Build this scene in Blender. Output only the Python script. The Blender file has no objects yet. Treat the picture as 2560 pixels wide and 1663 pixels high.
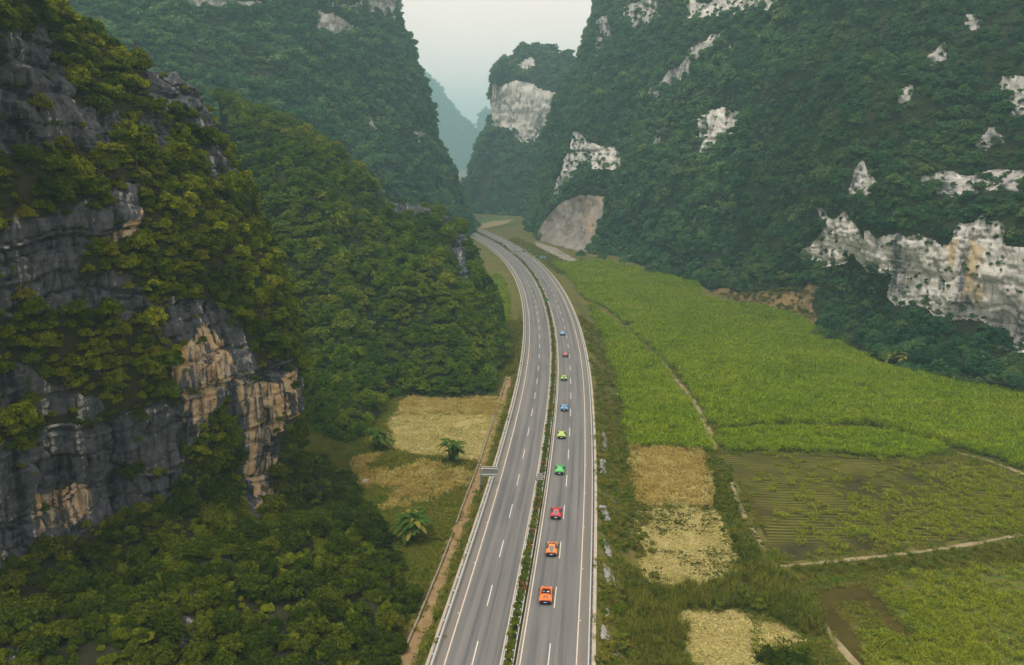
import bpy, bmesh, math, random
import numpy as np
from mathutils import Vector, Matrix, Euler

random.seed(7)
RNG = np.random.default_rng(11)
SC = bpy.context.scene
COL = SC.collection
rad = math.radians

# ------------------------------------------------------------------ camera, world, sun, exposure
CAM_H = 66.6
PITCH = rad(12.65)
FPX = 1991.1            # focal length in pixels of the 2560 px wide photograph (28 mm lens)
cam_data = bpy.data.cameras.new('camera')
cam_data.lens = 28.0; cam_data.sensor_width = 36.0; cam_data.sensor_fit = 'HORIZONTAL'
cam_data.clip_start = 0.5; cam_data.clip_end = 20000
cam = bpy.data.objects.new('camera', cam_data)
cam.location = (0, 0, CAM_H); cam.rotation_euler = (math.pi/2 - PITCH, 0, 0)
COL.objects.link(cam); SC.camera = cam

SUN_EL, SUN_AZ = rad(70), rad(-135)      # azimuth measured from +Y towards +X: high on the left, a little behind the camera
world = bpy.data.worlds.new('World'); SC.world = world; world.use_nodes = True
wn = world.node_tree.nodes; wl = world.node_tree.links
for n in list(wn): wn.remove(n)
w_out = wn.new('ShaderNodeOutputWorld'); w_bg = wn.new('ShaderNodeBackground')
w_sky = wn.new('ShaderNodeTexSky'); w_sky.sky_type = 'NISHITA'; w_sky.sun_disc = False
w_sky.sun_elevation = SUN_EL; w_sky.sun_rotation = SUN_AZ
w_sky.dust_density = 6.0; w_sky.air_density = 1.2
w_mix = wn.new('ShaderNodeMix'); w_mix.data_type = 'RGBA'
w_mix.inputs[0].default_value = 0.85
w_mix.inputs[7].default_value = (10.6, 8.75, 7.6, 1)      # an even overcast layer
wl.new(w_sky.outputs[0], w_mix.inputs[6]); wl.new(w_mix.outputs[2], w_bg.inputs[0])
w_bg.inputs[1].default_value = 0.1
wl.new(w_bg.outputs[0], w_out.inputs[0])

sun_data = bpy.data.lights.new('sun', 'SUN'); sun_data.energy = 1.5; sun_data.angle = rad(10)
sun_data.color = (1.0, 0.95, 0.86)
sun = bpy.data.objects.new('sun', sun_data); COL.objects.link(sun)
sd = Vector((math.sin(SUN_AZ)*math.cos(SUN_EL), math.cos(SUN_AZ)*math.cos(SUN_EL), math.sin(SUN_EL)))
sun.rotation_euler = sd.to_track_quat('Z', 'Y').to_euler(); sun.location = (0, 0, 400)

SC.view_settings.view_transform = 'Standard'; SC.view_settings.look = 'None'
SC.view_settings.exposure = 0.6; SC.view_settings.gamma = 1.0; SC.view_settings.use_curve_mapping = False
SC.render.engine = 'CYCLES'
cy = SC.cycles
cy.use_denoising = True; cy.denoiser = 'OPENIMAGEDENOISE'; cy.denoising_prefilter = 'ACCURATE'
cy.max_bounces = 4; cy.diffuse_bounces = 2; cy.glossy_bounces = 2; cy.transmission_bounces = 2
cy.volume_bounces = 0; cy.transparent_max_bounces = 6
cy.use_adaptive_sampling = True; cy.adaptive_threshold = .02; cy.adaptive_min_samples = 24
cy.caustics_reflective = False; cy.caustics_refractive = False

# ------------------------------------------------------------------ measuring: photo pixel -> place
CP, SP = math.cos(PITCH), math.sin(PITCH)
def W(px, py, Y):
    """world point seen at photo pixel (px, py) at the distance Y along the valley"""
    u = px - 1280; v = py - 831.5
    t = Y / (FPX*CP - v*SP)
    return np.array((u*t, Y, CAM_H - (FPX*SP + v*CP)*t))
def G(px, py, z):
    u = px - 1280; v = py - 831.5
    t = (CAM_H - z) / (FPX*SP + v*CP)
    return np.array((u*t, (FPX*CP - v*SP)*t))
def proj(P):
    d = P - np.array((0, 0, CAM_H))
    zc = d[:, 1]*CP - d[:, 2]*SP; yc = d[:, 1]*SP + d[:, 2]*CP
    zc = np.where(zc < 1, 1, zc)
    return 1280 + FPX*d[:, 0]/zc, 831.5 - FPX*yc/zc
def F(*pts):       # outline noted on a 2380 px wide view of the photograph
    return [(x*1.0756, y*1.0756) for x, y in pts]
def C7(*pts): return [(1280+x/1.856, 830+y/1.856) for x, y in pts]
def C8(*pts): return [(1920+x/1.856, 830+y/1.856) for x, y in pts]
def C6(*pts): return [(640+x/1.856, 830+y/1.856) for x, y in pts]
def inpoly(x, y, poly):
    x = np.asarray(x, float); y = np.asarray(y, float)
    c = np.zeros(x.shape, bool); n = len(poly); j = n-1
    for i in range(n):
        xi, yi = poly[i]; xj, yj = poly[j]
        m = ((yi > y) != (yj > y))
        with np.errstate(divide='ignore', invalid='ignore'):
            xx = (xj-xi)*(y-yi)/(yj-yi+1e-12)+xi
        c ^= m & (x < xx); j = i
    return c

# ------------------------------------------------------------------ noise
def _hash(i, j, k, seed):
    h = (i*374761393 + j*668265263 + k*2147483647 + seed*1274126177) & 0xffffffff
    h = ((h ^ (h >> 13)) * 1274126177) & 0xffffffff
    h = (h ^ (h >> 16)) & 0xffffffff
    return h.astype(np.float64)/4294967295.0
def vnoise(P, seed=0):
    P = np.asarray(P, float); f = np.floor(P).astype(np.int64); t = P-f; t = t*t*t*(t*(t*6-15)+10)
    r = 0
    for a in (0, 1):
        for b in (0, 1):
            for c in (0, 1):
                w = (t[:, 0] if a else 1-t[:, 0])*(t[:, 1] if b else 1-t[:, 1])*(t[:, 2] if c else 1-t[:, 2])
                r = r + w*_hash(f[:, 0]+a, f[:, 1]+b, f[:, 2]+c, seed)
    return r*2-1
def fbm(P, octv=4, seed=0, gain=.5):
    a = 1; s = 0; t = 0; P = np.asarray(P, float)
    for o in range(octv):
        s = s+a*vnoise(P*(2.03**o)+17.3*o, seed+o); t += a; a *= gain
    return s/t
def hash1(i, seed=0):
    i = np.asarray(i).astype(np.int64)
    return _hash(i, i*0+3, i*0+seed, seed)

# ------------------------------------------------------------------ materials
MATS = {}
def new_mat(name):
    m = bpy.data.materials.new(name); m.use_nodes = True
    nt = m.node_tree
    for n in list(nt.nodes): nt.nodes.remove(n)
    out = nt.nodes.new('ShaderNodeOutputMaterial'); MATS[name] = m
    return m, nt, out
class NB:
    """small node-building helper"""
    def __init__(s, nt): s.nt = nt
    def n(s, t, **kw):
        x = s.nt.nodes.new(t)
        for k, v in kw.items(): setattr(x, k, v)
        return x
    def l(s, a, b): s.nt.links.new(a, b)
    def math(s, op, a, b=None, clamp=False, c=None):
        x = s.n('ShaderNodeMath', operation=op); x.use_clamp = clamp
        for i, v in enumerate((a, b, c)):
            if v is None: continue
            if isinstance(v, (int, float)): x.inputs[i].default_value = v
            else: s.l(v, x.inputs[i])
        return x.outputs[0]
    def mix(s, fac, a, b, blend='MIX'):
        x = s.n('ShaderNodeMix', data_type='RGBA', blend_type=blend)
        for i, v in ((0, fac), (6, a), (7, b)):
            if isinstance(v, (int, float)): x.inputs[i].default_value = v
            elif isinstance(v, tuple): x.inputs[i].default_value = (*v[:3], 1)
            else: s.l(v, x.inputs[i])
        return x.outputs[2]
    def ramp(s, fac, stops, interp='LINEAR'):
        x = s.n('ShaderNodeValToRGB'); e = x.color_ramp.elements; x.color_ramp.interpolation = interp
        while len(e) < len(stops): e.new(.5)
        for el, (p, c) in zip(e, stops):
            el.position = p; el.color = (*c[:3], 1) if isinstance(c, tuple) else (c, c, c, 1)
        s.l(fac, x.inputs[0]); return x.outputs[0]
    def noise(s, vec, scale, detail=3, rough=.55, dist=0):
        x = s.n('ShaderNodeTexNoise'); x.inputs['Scale'].default_value = scale
        x.inputs['Detail'].default_value = detail; x.inputs['Roughness'].default_value = rough
        x.inputs['Distortion'].default_value = dist
        s.l(vec, x.inputs['Vector']); return x.outputs['Fac']
    def mapping(s, vec, scale=(1, 1, 1), rot=(0, 0, 0)):
        x = s.n('ShaderNodeMapping'); x.inputs['Scale'].default_value = scale; x.inputs['Rotation'].default_value = rot
        s.l(vec, x.inputs['Vector']); return x.outputs[0]
    def pos(s): return s.n('ShaderNodeNewGeometry').outputs['Position']
    def bump(s, h, strength=.4, dist=.1):
        x = s.n('ShaderNodeBump'); x.inputs['Strength'].default_value = strength; x.inputs['Distance'].default_value = dist
        s.l(h, x.inputs['Height']); return x.outputs[0]
def principled(b, out, col, rough=.8, spec=.3, metal=0, normal=None, coat=0):
    p = b.n('ShaderNodeBsdfPrincipled')
    if isinstance(col, tuple): p.inputs['Base Color'].default_value = (*col[:3], 1)
    else: b.l(col, p.inputs['Base Color'])
    if isinstance(rough, (int, float)): p.inputs['Roughness'].default_value = rough
    else: b.l(rough, p.inputs['Roughness'])
    p.inputs['Specular IOR Level'].default_value = spec; p.inputs['Metallic'].default_value = metal
    if coat: p.inputs['Coat Weight'].default_value = coat; p.inputs['Coat Roughness'].default_value = .06
    if normal is not None: b.l(normal, p.inputs['Normal'])
    b.l(p.outputs[0], out.inputs[0]); return p
def plain(name, col, rough=.6, spec=.4, metal=0, coat=0, vary=.12, scale=3.0):
    m, nt, out = new_mat(name); b = NB(nt)
    f = b.noise(b.pos(), scale, 3)
    c = b.mix(f, tuple(x*(1-vary) for x in col), tuple(min(1, x*(1+vary)) for x in col))
    principled(b, out, c, rough, spec, metal, coat=coat); return m
def leafmat(name, cols, isl=.45, trans=.28, patch=.02, pw=.5):
    """foliage: colour by plant (random + slow change over the hillside), brightness by leaf"""
    m, nt, out = new_mat(name); b = NB(nt)
    oi = b.n('ShaderNodeObjectInfo'); ge = b.n('ShaderNodeNewGeometry')
    slow = b.noise(oi.outputs['Location'], patch, 2)
    slow = b.math('MULTIPLY_ADD', slow, 2.4, c=-.7)
    f = b.math('ADD', b.math('MULTIPLY', oi.outputs['Random'], 1-pw), b.math('MULTIPLY', slow, pw), True)
    n = len(cols)
    c = b.ramp(f, [((i+.5)/n, tuple(cols[i])) for i in range(n)])
    k = b.math('MULTIPLY_ADD', ge.outputs['Random Per Island'], isl*2, c=1-isl)
    c = b.mix(1.0, c, k, 'MULTIPLY')
    d = b.n('ShaderNodeBsdfDiffuse'); t = b.n('ShaderNodeBsdfTranslucent'); mx = b.n('ShaderNodeMixShader')
    b.l(c, d.inputs[0]); b.l(b.mix(.5, c, (.16, .2, .02)), t.inputs[0])
    mx.inputs[0].default_value = trans; b.l(d.outputs[0], mx.inputs[1]); b.l(t.outputs[0], mx.inputs[2])
    b.l(mx.outputs[0], out.inputs[0]); return m

leafmat('leaf_near', [(0.031, 0.056, 0.0049), (0.060, 0.098, 0.0062), (0.103, 0.139, 0.0076), (0.168, 0.202, 0.0089), (0.240, 0.258, 0.0124)], patch=.06, pw=.45, isl=.6)
leafmat('leaf_talus', [(0.018, 0.034, 0.0034), (0.036, 0.058, 0.0045), (0.056, 0.084, 0.0056), (0.084, 0.108, 0.0067), (0.128, 0.133, 0.0090)], patch=.05, isl=.6, pw=.45)
leafmat('leaf_mid', [(0.027, 0.064, 0.0065), (0.054, 0.112, 0.0081), (0.088, 0.151, 0.0097), (0.129, 0.183, 0.0113), (0.196, 0.217, 0.0162)], patch=.025, isl=.55, pw=.4)
leafmat('leaf_far', [(0.021, 0.075, 0.0360), (0.040, 0.125, 0.0510), (0.068, 0.168, 0.0600), (0.104, 0.204, 0.0660), (0.158, 0.237, 0.0750)], patch=.015, isl=.5, pw=.35)  # green and blue raised in the leaf colour, standing in for thicker haze
leafmat('leaf_dark', [(0.016, 0.061, 0.0312), (0.031, 0.097, 0.0406), (0.052, 0.134, 0.0468), (0.081, 0.163, 0.0530), (0.129, 0.194, 0.0624)], patch=.04, isl=.55, pw=.35)  # bluish haze tint painted into these leaves as well
leafmat('leaf_yellow', [(.15, .165, .012), (.2, .2, .014), (.25, .23, .02)], isl=.5)
leafmat('leaf_hedge', [(.085, .13, .012), (.11, .155, .014), (.15, .175, .016), (.17, .17, .018)], patch=.3, isl=.55)
leafmat('leaf_rust', [(.2, .09, .02), (.24, .12, .024), (.16, .1, .02)])
leafmat('leaf_verge', [(.08, .13, .014), (.13, .165, .018), (.2, .18, .03), (.09, .15, .015), (.165, .15, .025)], patch=.12, isl=.55)
leafmat('leaf_reed', [(0.090, 0.125, 0.0140), (0.132, 0.156, 0.0180), (0.180, 0.175, 0.0280), (0.102, 0.144, 0.0160)], patch=.1, isl=.55)
leafmat('leaf_cane', [(0.160, 0.258, 0.0082), (0.189, 0.282, 0.0096), (0.212, 0.294, 0.0109), (0.252, 0.312, 0.0164)], patch=.045, isl=.65, pw=.6)
leafmat('leaf_cane_young', [(0.154, 0.210, 0.0120), (0.198, 0.247, 0.0160), (0.242, 0.273, 0.0200), (0.209, 0.231, 0.0300)], patch=.05, isl=.55)
leafmat('leaf_straw', [(.42, .37, .12), (.48, .42, .14), (.56, .5, .2), (.36, .32, .1)], isl=.4, patch=.1)
leafmat('leaf_maize', [(.5, .4, .11), (.38, .27, .07), (.58, .5, .18), (.2, .2, .03)], isl=.5)
leafmat('leaf_banana', [(.04, .085, .014), (.06, .11, .018), (.08, .13, .022)], isl=.3)
leafmat('leaf_banana_dry', [(.2, .19, .03), (.28, .22, .05)], isl=.3)
plain('bark', (.07, .055, .04), .9, .2)

def rockmat(name, base, dark, stain, pale, dark_amt=.5, scale=1.0, bumpd=.25):
    """limestone: grey body, running dark water stains, pale drip streaks, thin bedding seams"""
    m, nt, out = new_mat(name); b = NB(nt); P = b.pos()
    v = b.noise(b.mapping(P, (.32*scale, .32*scale, .022*scale)), 1.0, 6, .62, .3)    # broad drip stains
    v2 = b.noise(b.mapping(P, (1.3*scale, 1.3*scale, .06*scale)), 1.0, 4, .6, .2)     # narrow streaks
    h = b.noise(b.mapping(P, (.05*scale, .05*scale, 1.5*scale)), 1.0, 4, .6, .5)      # bedding
    g = b.noise(P, 1.5*scale, 6, .65)
    f = b.math('ADD', b.math('MULTIPLY', b.math('SUBTRACT', v, .5), 2.4), b.math('MULTIPLY', b.math('SUBTRACT', v2, .5), 1.1))
    f = b.math('ADD', f, b.math('MULTIPLY', b.math('SUBTRACT', g, .5), .8))
    f = b.math('ADD', f, b.math('MULTIPLY', b.math('SUBTRACT', h, .5), .7))
    f = b.math('ADD', f, 1.0-dark_amt, True)
    midc = tuple(.55*x+.45*y for x, y in zip(base, dark))
    c = b.ramp(f, [(.2, dark), (.4, midc), (.55, base), (.8, base), (.97, pale)])
    at = b.n('ShaderNodeAttribute', attribute_name='stain')
    sn = b.noise(b.mapping(P, (.6*scale, .6*scale, .045*scale)), 1.0, 5, .62, .3)
    so = b.math('MULTIPLY', at.outputs['Fac'], b.ramp(sn, [(.44, 0.0), (.54, 1.0)]), True)
    c = b.mix(so, c, b.ramp(b.noise(b.mapping(P, (.9*scale, .9*scale, .1*scale)), 1.0, 4), [(.35, stain), (.6, tuple(.5*x+.5*y for x, y in zip(stain, (.5, .44, .34))))]))
    hgt = b.math('ADD', b.math('MULTIPLY', g, .7), b.math('MULTIPLY', h, .6))
    principled(b, out, c, .92, .2, normal=b.bump(hgt, .7, bumpd)); return m
rockmat('rock_dark', (.066, .073, .083), (.012, .015, .02), (.4, .26, .12), (.36, .34, .3), .5, 1.0, .4)
rockmat('rock_white', (.56, .54, .49), (.1, .115, .125), (.46, .35, .2), (.66, .63, .58), .36, .5, .6)
rockmat('rock_grey', (.34, .33, .305), (.065, .075, .08), (.36, .25, .14), (.55, .53, .48), .45, .45, .6)
rockmat('rock_quarry', (.25, .225, .2), (.15, .13, .11), (.28, .19, .11), (.33, .3, .27), .4, .4, .8)

def floormat(name, a, c, scale=.25, rough=.95):
    m, nt, out = new_mat(name); b = NB(nt); P = b.pos()
    f = b.noise(P, scale, 5, .65); g = b.noise(P, scale*9, 4, .6)
    f2 = b.math('ADD', b.math('MULTIPLY', f, .65), b.math('MULTIPLY', g, .35))
    col = b.ramp(f2, [(.35, a), (.65, c)])
    principled(b, out, col, rough, .1, normal=b.bump(g, .6, .15)); return m
floormat('forest_floor', (.012, .018, .007), (.03, .036, .014), .1)
floormat('forest_floor_near', (.014, .016, .008), (.035, .036, .016), .25)
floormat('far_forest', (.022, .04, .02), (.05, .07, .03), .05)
floormat('grass_ground', (.065, .078, .016), (.14, .12, .034), .12)
floormat('straw_ground', (.26, .21, .075), (.4, .34, .15), .3)
floormat('cane_ground', (.03, .03, .012), (.07, .06, .02), .3)
floormat('weed_ground', (.08, .09, .018), (.22, .16, .045), .22)
floormat('dirt', (.2, .13, .06), (.32, .23, .12), .4)
floormat('earth_scar', (.12, .1, .045), (.26, .17, .085), .25)
floormat('path_soil', (.16, .14, .06), (.33, .27, .17), .5)
floormat('mud', (.08, .082, .014), (.14, .135, .023), .5)
floormat('green_ground', (.06, .095, .014), (.11, .14, .022), .35)
floormat('concrete', (.19, .165, .115), (.3, .265, .2), .8)
floormat('stone_white', (.2, .205, .21), (.42, .42, .42), 2.5)
floormat('far_green', (.05, .1, .03), (.08, .13, .035), .05)
floormat('far_tan', (.2, .16, .08), (.28, .22, .12), .05)
m, nt, out = new_mat('pond_water'); b = NB(nt)
f = b.noise(b.pos(), .25, 4, .6)
c = b.ramp(f, [(.35, (.034, .029, .005)), (.65, (.066, .052, .008))])
principled(b, out, c, .35, .08, normal=b.bump(b.noise(b.pos(), 3, 2), .05, .02))
m, nt, out = new_mat('paddy_water'); b = NB(nt)
f = b.noise(b.pos(), .2, 4, .6)
c = b.ramp(f, [(.35, (.026, .028, .007)), (.65, (.06, .054, .012))])
principled(b, out, c, .3, .16, normal=b.bump(b.noise(b.pos(), 3, 2), .05, .02))

m, nt, out = new_mat('asphalt'); b = NB(nt)
uv = b.n('ShaderNodeUVMap').outputs[0]           # u = metres across, v = metres along
st = b.noise(b.mapping(uv, (1.05, .012, 1)), 1.0, 4, .6)       # wheel tracks and laying strips
st2 = b.noise(b.mapping(uv, (.35, .05, 1)), 1.0, 5, .6)
gr = b.noise(uv, 14, 3, .7)
f = b.math('ADD', b.math('MULTIPLY', b.math('SUBTRACT', st, .18), 1.15), b.math('ADD', b.math('MULTIPLY', st2, .42), b.math('MULTIPLY', gr, .16)))
c = b.ramp(f, [(.5, (.1, .102, .107)), (.63, (.138, .139, .137)), (.8, (.178, .174, .163))])
sh = b.n('ShaderNodeAttribute', attribute_name='shoulder')
c = b.mix(b.math('MULTIPLY', sh.outputs['Fac'], .6), c, (.19, .17, .14))
principled(b, out, c, .82, .25, normal=b.bump(gr, .2, .01))
plain('line_white', (.62, .6, .54), .7, .3, vary=.22, scale=1.2)
plain('line_cream', (.56, .5, .41), .7, .3, vary=.25, scale=.9)
plain('kerb_concrete', (.42, .37, .3), .85, .2, vary=.3, scale=.8)
plain('rail_steel', (.5, .53, .53), .45, .5, .35, vary=.15, scale=.6)
plain('rail_steel_green', (.42, .5, .49), .5, .5, .25, vary=.15, scale=.6)
plain('post_steel', (.2, .26, .29), .5, .5, .3)
plain('cap_white', (.75, .76, .76), .5)
plain('sign_back', (.3, .31, .31), .45, .5, .5)
plain('sign_frame', (.7, .72, .71), .4, .5, .2)
plain('sign_green', (.02, .22, .1), .5); plain('sign_yellow', (.6, .5, .12), .5); plain('sign_blue', (.16, .28, .33), .5)
plain('tyre', (.012, .012, .013), .85, .2); plain('rim', (.06, .06, .065), .35, .5, .7)
plain('car_black', (.01, .01, .012), .4, .5); plain('car_glass', (.05, .065, .085), .12, .8)
plain('engine_glass', (.13, .15, .18), .25, .7); plain('engine_panel', (.3, .33, .36), .4, .5)
plain('tail_light', (.35, .02, .015), .3, .6); plain('plate_blue', (.05, .16, .5), .4); plain('plate_white', (.75, .76, .78), .4); plain('plate_violet', (.3, .24, .7), .4)
plain('plate_cyan', (.25, .55, .65), .4)
plain('skin', (.45, .28, .2), .6); plain('hair', (.015, .012, .01), .6); plain('shirt_white', (.7, .7, .7), .8); plain('shirt_lilac', (.3, .27, .4), .8)
plain('seat_leather', (.03, .03, .034), .5); plain('head_light', (.7, .72, .74), .2)
PAINT = {'orange': (.85, .17, .012), 'amber': (.72, .2, .015), 'red': (.55, .012, .03), 'green': (.03, .5, .06), 'lime': (.42, .62, .03), 'blue': (.12, .4, .68), 'acid': (.36, .62, .03), 'crimson': (.42, .03, .06), 'skyblue': (.2, .46, .68), 'charcoal': (.03, .03, .035)}
for k, v in PAINT.items(): plain('paint_'+k, v, .28, .5, 0, coat=.7, vary=.04)

# ------------------------------------------------------------------ object helpers
def link(o, parent=None):
    COL.objects.link(o)
    if parent is not None: o.parent = parent
    return o
def tag(o, label=None, cat=None, group=None, kind=None):
    if label: o['label'] = label
    if cat: o['category'] = cat
    if group: o['group'] = group
    if kind: o['kind'] = kind
    return o
def empty(name, loc=(0, 0, 0), rz=0):
    o = bpy.data.objects.new(name, None); o.location = loc; o.rotation_euler = (0, 0, rz); o.empty_display_size = .5
    return link(o)
def mesh_np(name, V, Fq, mat, smooth=False):
    V = np.asarray(V, np.float32); Fq = np.asarray(Fq, np.int32)
    me = bpy.data.meshes.new(name); n, k = Fq.shape
    me.vertices.add(len(V)); me.vertices.foreach_set('co', V.ravel())
    me.loops.add(n*k); me.loops.foreach_set('vertex_index', Fq.ravel())
    me.polygons.add(n); me.polygons.foreach_set('loop_start', np.arange(0, n*k, k, dtype=np.int32))
    me.polygons.foreach_set('loop_total', np.full(n, k, np.int32))
    if smooth: me.polygons.foreach_set('use_smooth', np.ones(n, bool))
    me.update(calc_edges=True)
    if mat: me.materials.append(MATS[mat])
    return me
def obj(name, me, parent=None, loc=None):
    o = bpy.data.objects.new(name, me)
    if loc is not None: o.location = loc
    return link(o, parent)
class MB:
    """collects boxes / tubes / strips for ONE mesh"""
    def __init__(s): s.v = []; s.f = []
    def quadstrip(s, A, B):
        n = len(s.v); m = len(A)
        s.v += [tuple(p) for p in A]+[tuple(p) for p in B]
        for i in range(m-1): s.f.append((n+i, n+i+1, n+m+i+1, n+m+i))
    def box(s, c, d, R=None):
        n = len(s.v); c = Vector(c)
        for z in (-1, 1):
            for y in (-1, 1):
                for x in (-1, 1):
                    p = Vector((x*d[0]/2, y*d[1]/2, z*d[2]/2))
                    if R is not None: p = R @ p
                    s.v.append(tuple(c+p))
        s.f += [(n, n+2, n+3, n+1), (n+4, n+5, n+7, n+6), (n, n+1, n+5, n+4), (n+2, n+6, n+7, n+3), (n, n+4, n+6, n+2), (n+1, n+3, n+7, n+5)]
        return s
    def tube(s, a, b, r0, r1=None, k=8, cap=True):
        a = Vector(a); b = Vector(b); r1 = r0 if r1 is None else r1
        q = (b-a).to_track_quat('Z', 'Y'); n = len(s.v)
        for (c, r) in ((a, r0), (b, r1)):
            for i in range(k):
                t = 2*math.pi*i/k; s.v.append(tuple(c+q @ Vector((r*math.cos(t), r*math.sin(t), 0))))
        for i in range(k): s.f.append((n+i, n+(i+1) % k, n+k+(i+1) % k, n+k+i))
        if cap: s.f.append(tuple(n+i for i in reversed(range(k)))); s.f.append(tuple(n+k+i for i in range(k)))
        return s
    def mesh(s, name, mat, smooth=False):
        me = bpy.data.meshes.new(name); me.from_pydata(s.v, [], s.f); me.update()
        if smooth: me.polygons.foreach_set('use_smooth', np.ones(len(me.polygons), bool))
        if mat: me.materials.append(MATS[mat])
        return me
    def build(s, name, mat, parent=None, smooth=False): return obj(name, s.mesh(name, mat, smooth), parent)

# ------------------------------------------------------------------ the road's line, measured from the lane dashes
DX = [1375.9,1391,1402.8,1411.5,1417.9,1422.2,1424.9,1426.6,1427.6,1427.1,1425.5,1423.3,1420.3,1416,1412.1,1407.3,1401.8,1396.4,1390.8,1385.3,1378.5,1371.5,1365,1358.4,1351.2,1344,1336.4,1328.9,1321.5,1313.3,1305.4,1297.6,1289.5,1281.5,1273.7,1265.6,1240,1214]
DY = [1608.6,1466.9,1355.3,1263.7,1187.8,1123.6,1070.3,1022.3,982.5,947.5,915.1,887.1,861.3,838.5,817.1,798.7,781.2,765.7,751.2,737.6,725,713.3,702.6,692.7,683.2,674.9,666.7,659.4,651.8,645,639,633.2,627.3,622.1,616.9,612,598,586]
rp = np.array([G(x, y, 0) for x, y in zip(DX, DY)])
d0 = (rp[0]-rp[2]); d0 /= np.linalg.norm(d0)
rp = np.vstack([rp[0]+d0*70, rp])
d1 = rp[-1]-rp[-3]; d1 /= np.linalg.norm(d1)
tail = [rp[-1]]
ang = math.atan2(d1[1], d1[0])
for k in range(10):
    ang += .02; tail.append(tail[-1]+30*np.array((math.cos(ang), math.sin(ang))))
rp = np.vstack([rp, tail[1:]])
seg = np.r_[0, np.cumsum(np.linalg.norm(np.diff(rp, axis=0), axis=1))]
cy_ = np.polyfit(seg, rp[:, 0], 9), np.polyfit(seg, rp[:, 1], 9)
RS = np.arange(0, seg[-1], 1.0)
sm = lambda a: np.convolve(np.pad(a, 20, mode='reflect', reflect_type='odd'), np.ones(41)/41, 'valid')
RX = sm(np.interp(RS, seg, rp[:, 0])); RY = sm(np.interp(RS, seg, rp[:, 1]))
ds = np.hypot(np.diff(RX), np.diff(RY)); RS = np.r_[0, np.cumsum(ds)]
TX = np.gradient(RX, RS); TY = np.gradient(RY, RS); TL = np.hypot(TX, TY); TX /= TL; TY /= TL
S_END = RS[-1]
def RP(s, n):
    """point at n metres to the right of the right-hand dashed line, s metres along it"""
    s = np.asarray(s, float)
    x = np.interp(s, RS, RX); y = np.interp(s, RS, RY); tx = np.interp(s, RS, TX); ty = np.interp(s, RS, TY)
    return np.stack([x+ty*n, y-tx*n], -1)
def heading(s): return math.atan2(np.interp(s, RS, TY), np.interp(s, RS, TX))
S0 = RS[np.argmin((RX-rp[1][0])**2+(RY-rp[1][1])**2)]     # first dash end
N_R_EDGE, N_L_EDGE = 5.75, -15.9                          # outer edges of the paved width
CEN = np.stack([RX, RY], -1)
def road_n(x, y):
    """signed distance from the right-hand dashed line, and the place along it"""
    x = np.asarray(x, float).ravel(); y = np.asarray(y, float).ravel()
    sub = CEN[::4]; idx = np.zeros(len(x), int)
    for a in range(0, len(x), 20000):
        q = (x[a:a+20000, None]-sub[None, :, 0])**2+(y[a:a+20000, None]-sub[None, :, 1])**2
        idx[a:a+20000] = np.argmin(q, 1)*4
    dx = x-RX[idx]; dy = y-RY[idx]
    n = dx*TY[idx]-dy*TX[idx]; al = dx*TX[idx]+dy*TY[idx]
    return n, RS[idx]+al
def sstep(a, b, t):
    t = np.clip((t-a)/(b-a), 0, 1); return t*t*(3-2*t)
def floor_r(y): return -5.0+3.5*sstep(270, 450, y)
def floor_l(y): return -3.0+1.6*sstep(250, 430, y)
def gz(x, y):
    x = np.asarray(x, float); y = np.asarray(y, float); shp = x.shape
    n, s = road_n(x, y); yy = y.ravel()
    k = -.12
    r = k+(floor_r(yy)-k)*sstep(6.2, 14.5, n)
    l = k+(floor_l(yy)-k)*sstep(-16.4, -18.5, n)
    z = np.where(n > -5, r, l)
    z = np.where((s > S_END-3), np.minimum(z, -1.5), z)
    far = (np.abs(n) > 25)
    z = z+np.where(far, .12*vnoise(np.stack([x.ravel()*.1, yy*.1, yy*0], 1), 5), 0)*0
    return z.reshape(shp)

# ------------------------------------------------------------------ ground
def grid_mesh(name, xs, ys, zf, mat):
    X, Y = np.meshgrid(xs, ys); Z = zf(X, Y)
    V = np.stack([X.ravel(), Y.ravel(), Z.ravel()], 1); nx, ny = len(xs), len(ys)
    i = (np.arange(ny-1)[:, None]*nx+np.arange(nx-1)[None, :]).ravel()
    return mesh_np(name, V, np.stack([i, i+1, i+nx+1, i+nx], 1), mat, True)
xs = np.r_[-3800, -2000, -1000, -500, -300, -200, np.arange(-150, 190, 1.3), 200, 300, 500, 1000, 2000, 3800]
ys = np.r_[-900, -300, 0, 40, 60, np.arange(75, 420, 1.3), np.arange(422, 860, 3.0), 900, 1000, 1200, 1500, 2000, 3000, 6500]
ground = obj('ground', grid_mesh('ground', xs, ys, gz, 'grass_ground'))
tag(ground, 'green and brown valley floor between the mountains', kind='structure')

# paved road, one sheet with lane wear, and its markings as parts
def ribbon(n0, n1, s0, s1, z, step=2.0, z1=None):
    s = np.arange(s0, s1, step); A = RP(s, n0); B = RP(s, n1); z1 = z if z1 is None else z1
    return [(*a, z) for a in A], [(*b, z1) for b in B]
S_FAR = S_END-2
ncols = np.r_[N_L_EDGE, -13.9, -13.5, np.arange(-13, -6.2, .8), -5.6, -4.6, np.arange(-3.6, 3.7, .8), 3.9, 4.3, N_R_EDGE]
s_ = np.arange(0, S_FAR, 2.0)
V = np.concatenate([np.c_[RP(s_, n), np.zeros(len(s_))] for n in ncols]); ns = len(s_)
i = (np.arange(len(ncols)-1)[:, None]*ns+np.arange(ns-1)[None, :]).ravel()
me = mesh_np('road', V, np.stack([i, i+ns, i+ns+1, i+1], 1), 'asphalt')
uvl = me.uv_layers.new(name='UVMap')
vi = np.zeros(len(me.loops), np.int32); me.loops.foreach_get('vertex_index', vi)
UVv = np.stack([np.repeat(ncols, ns), np.tile(s_, len(ncols))], 1)
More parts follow.
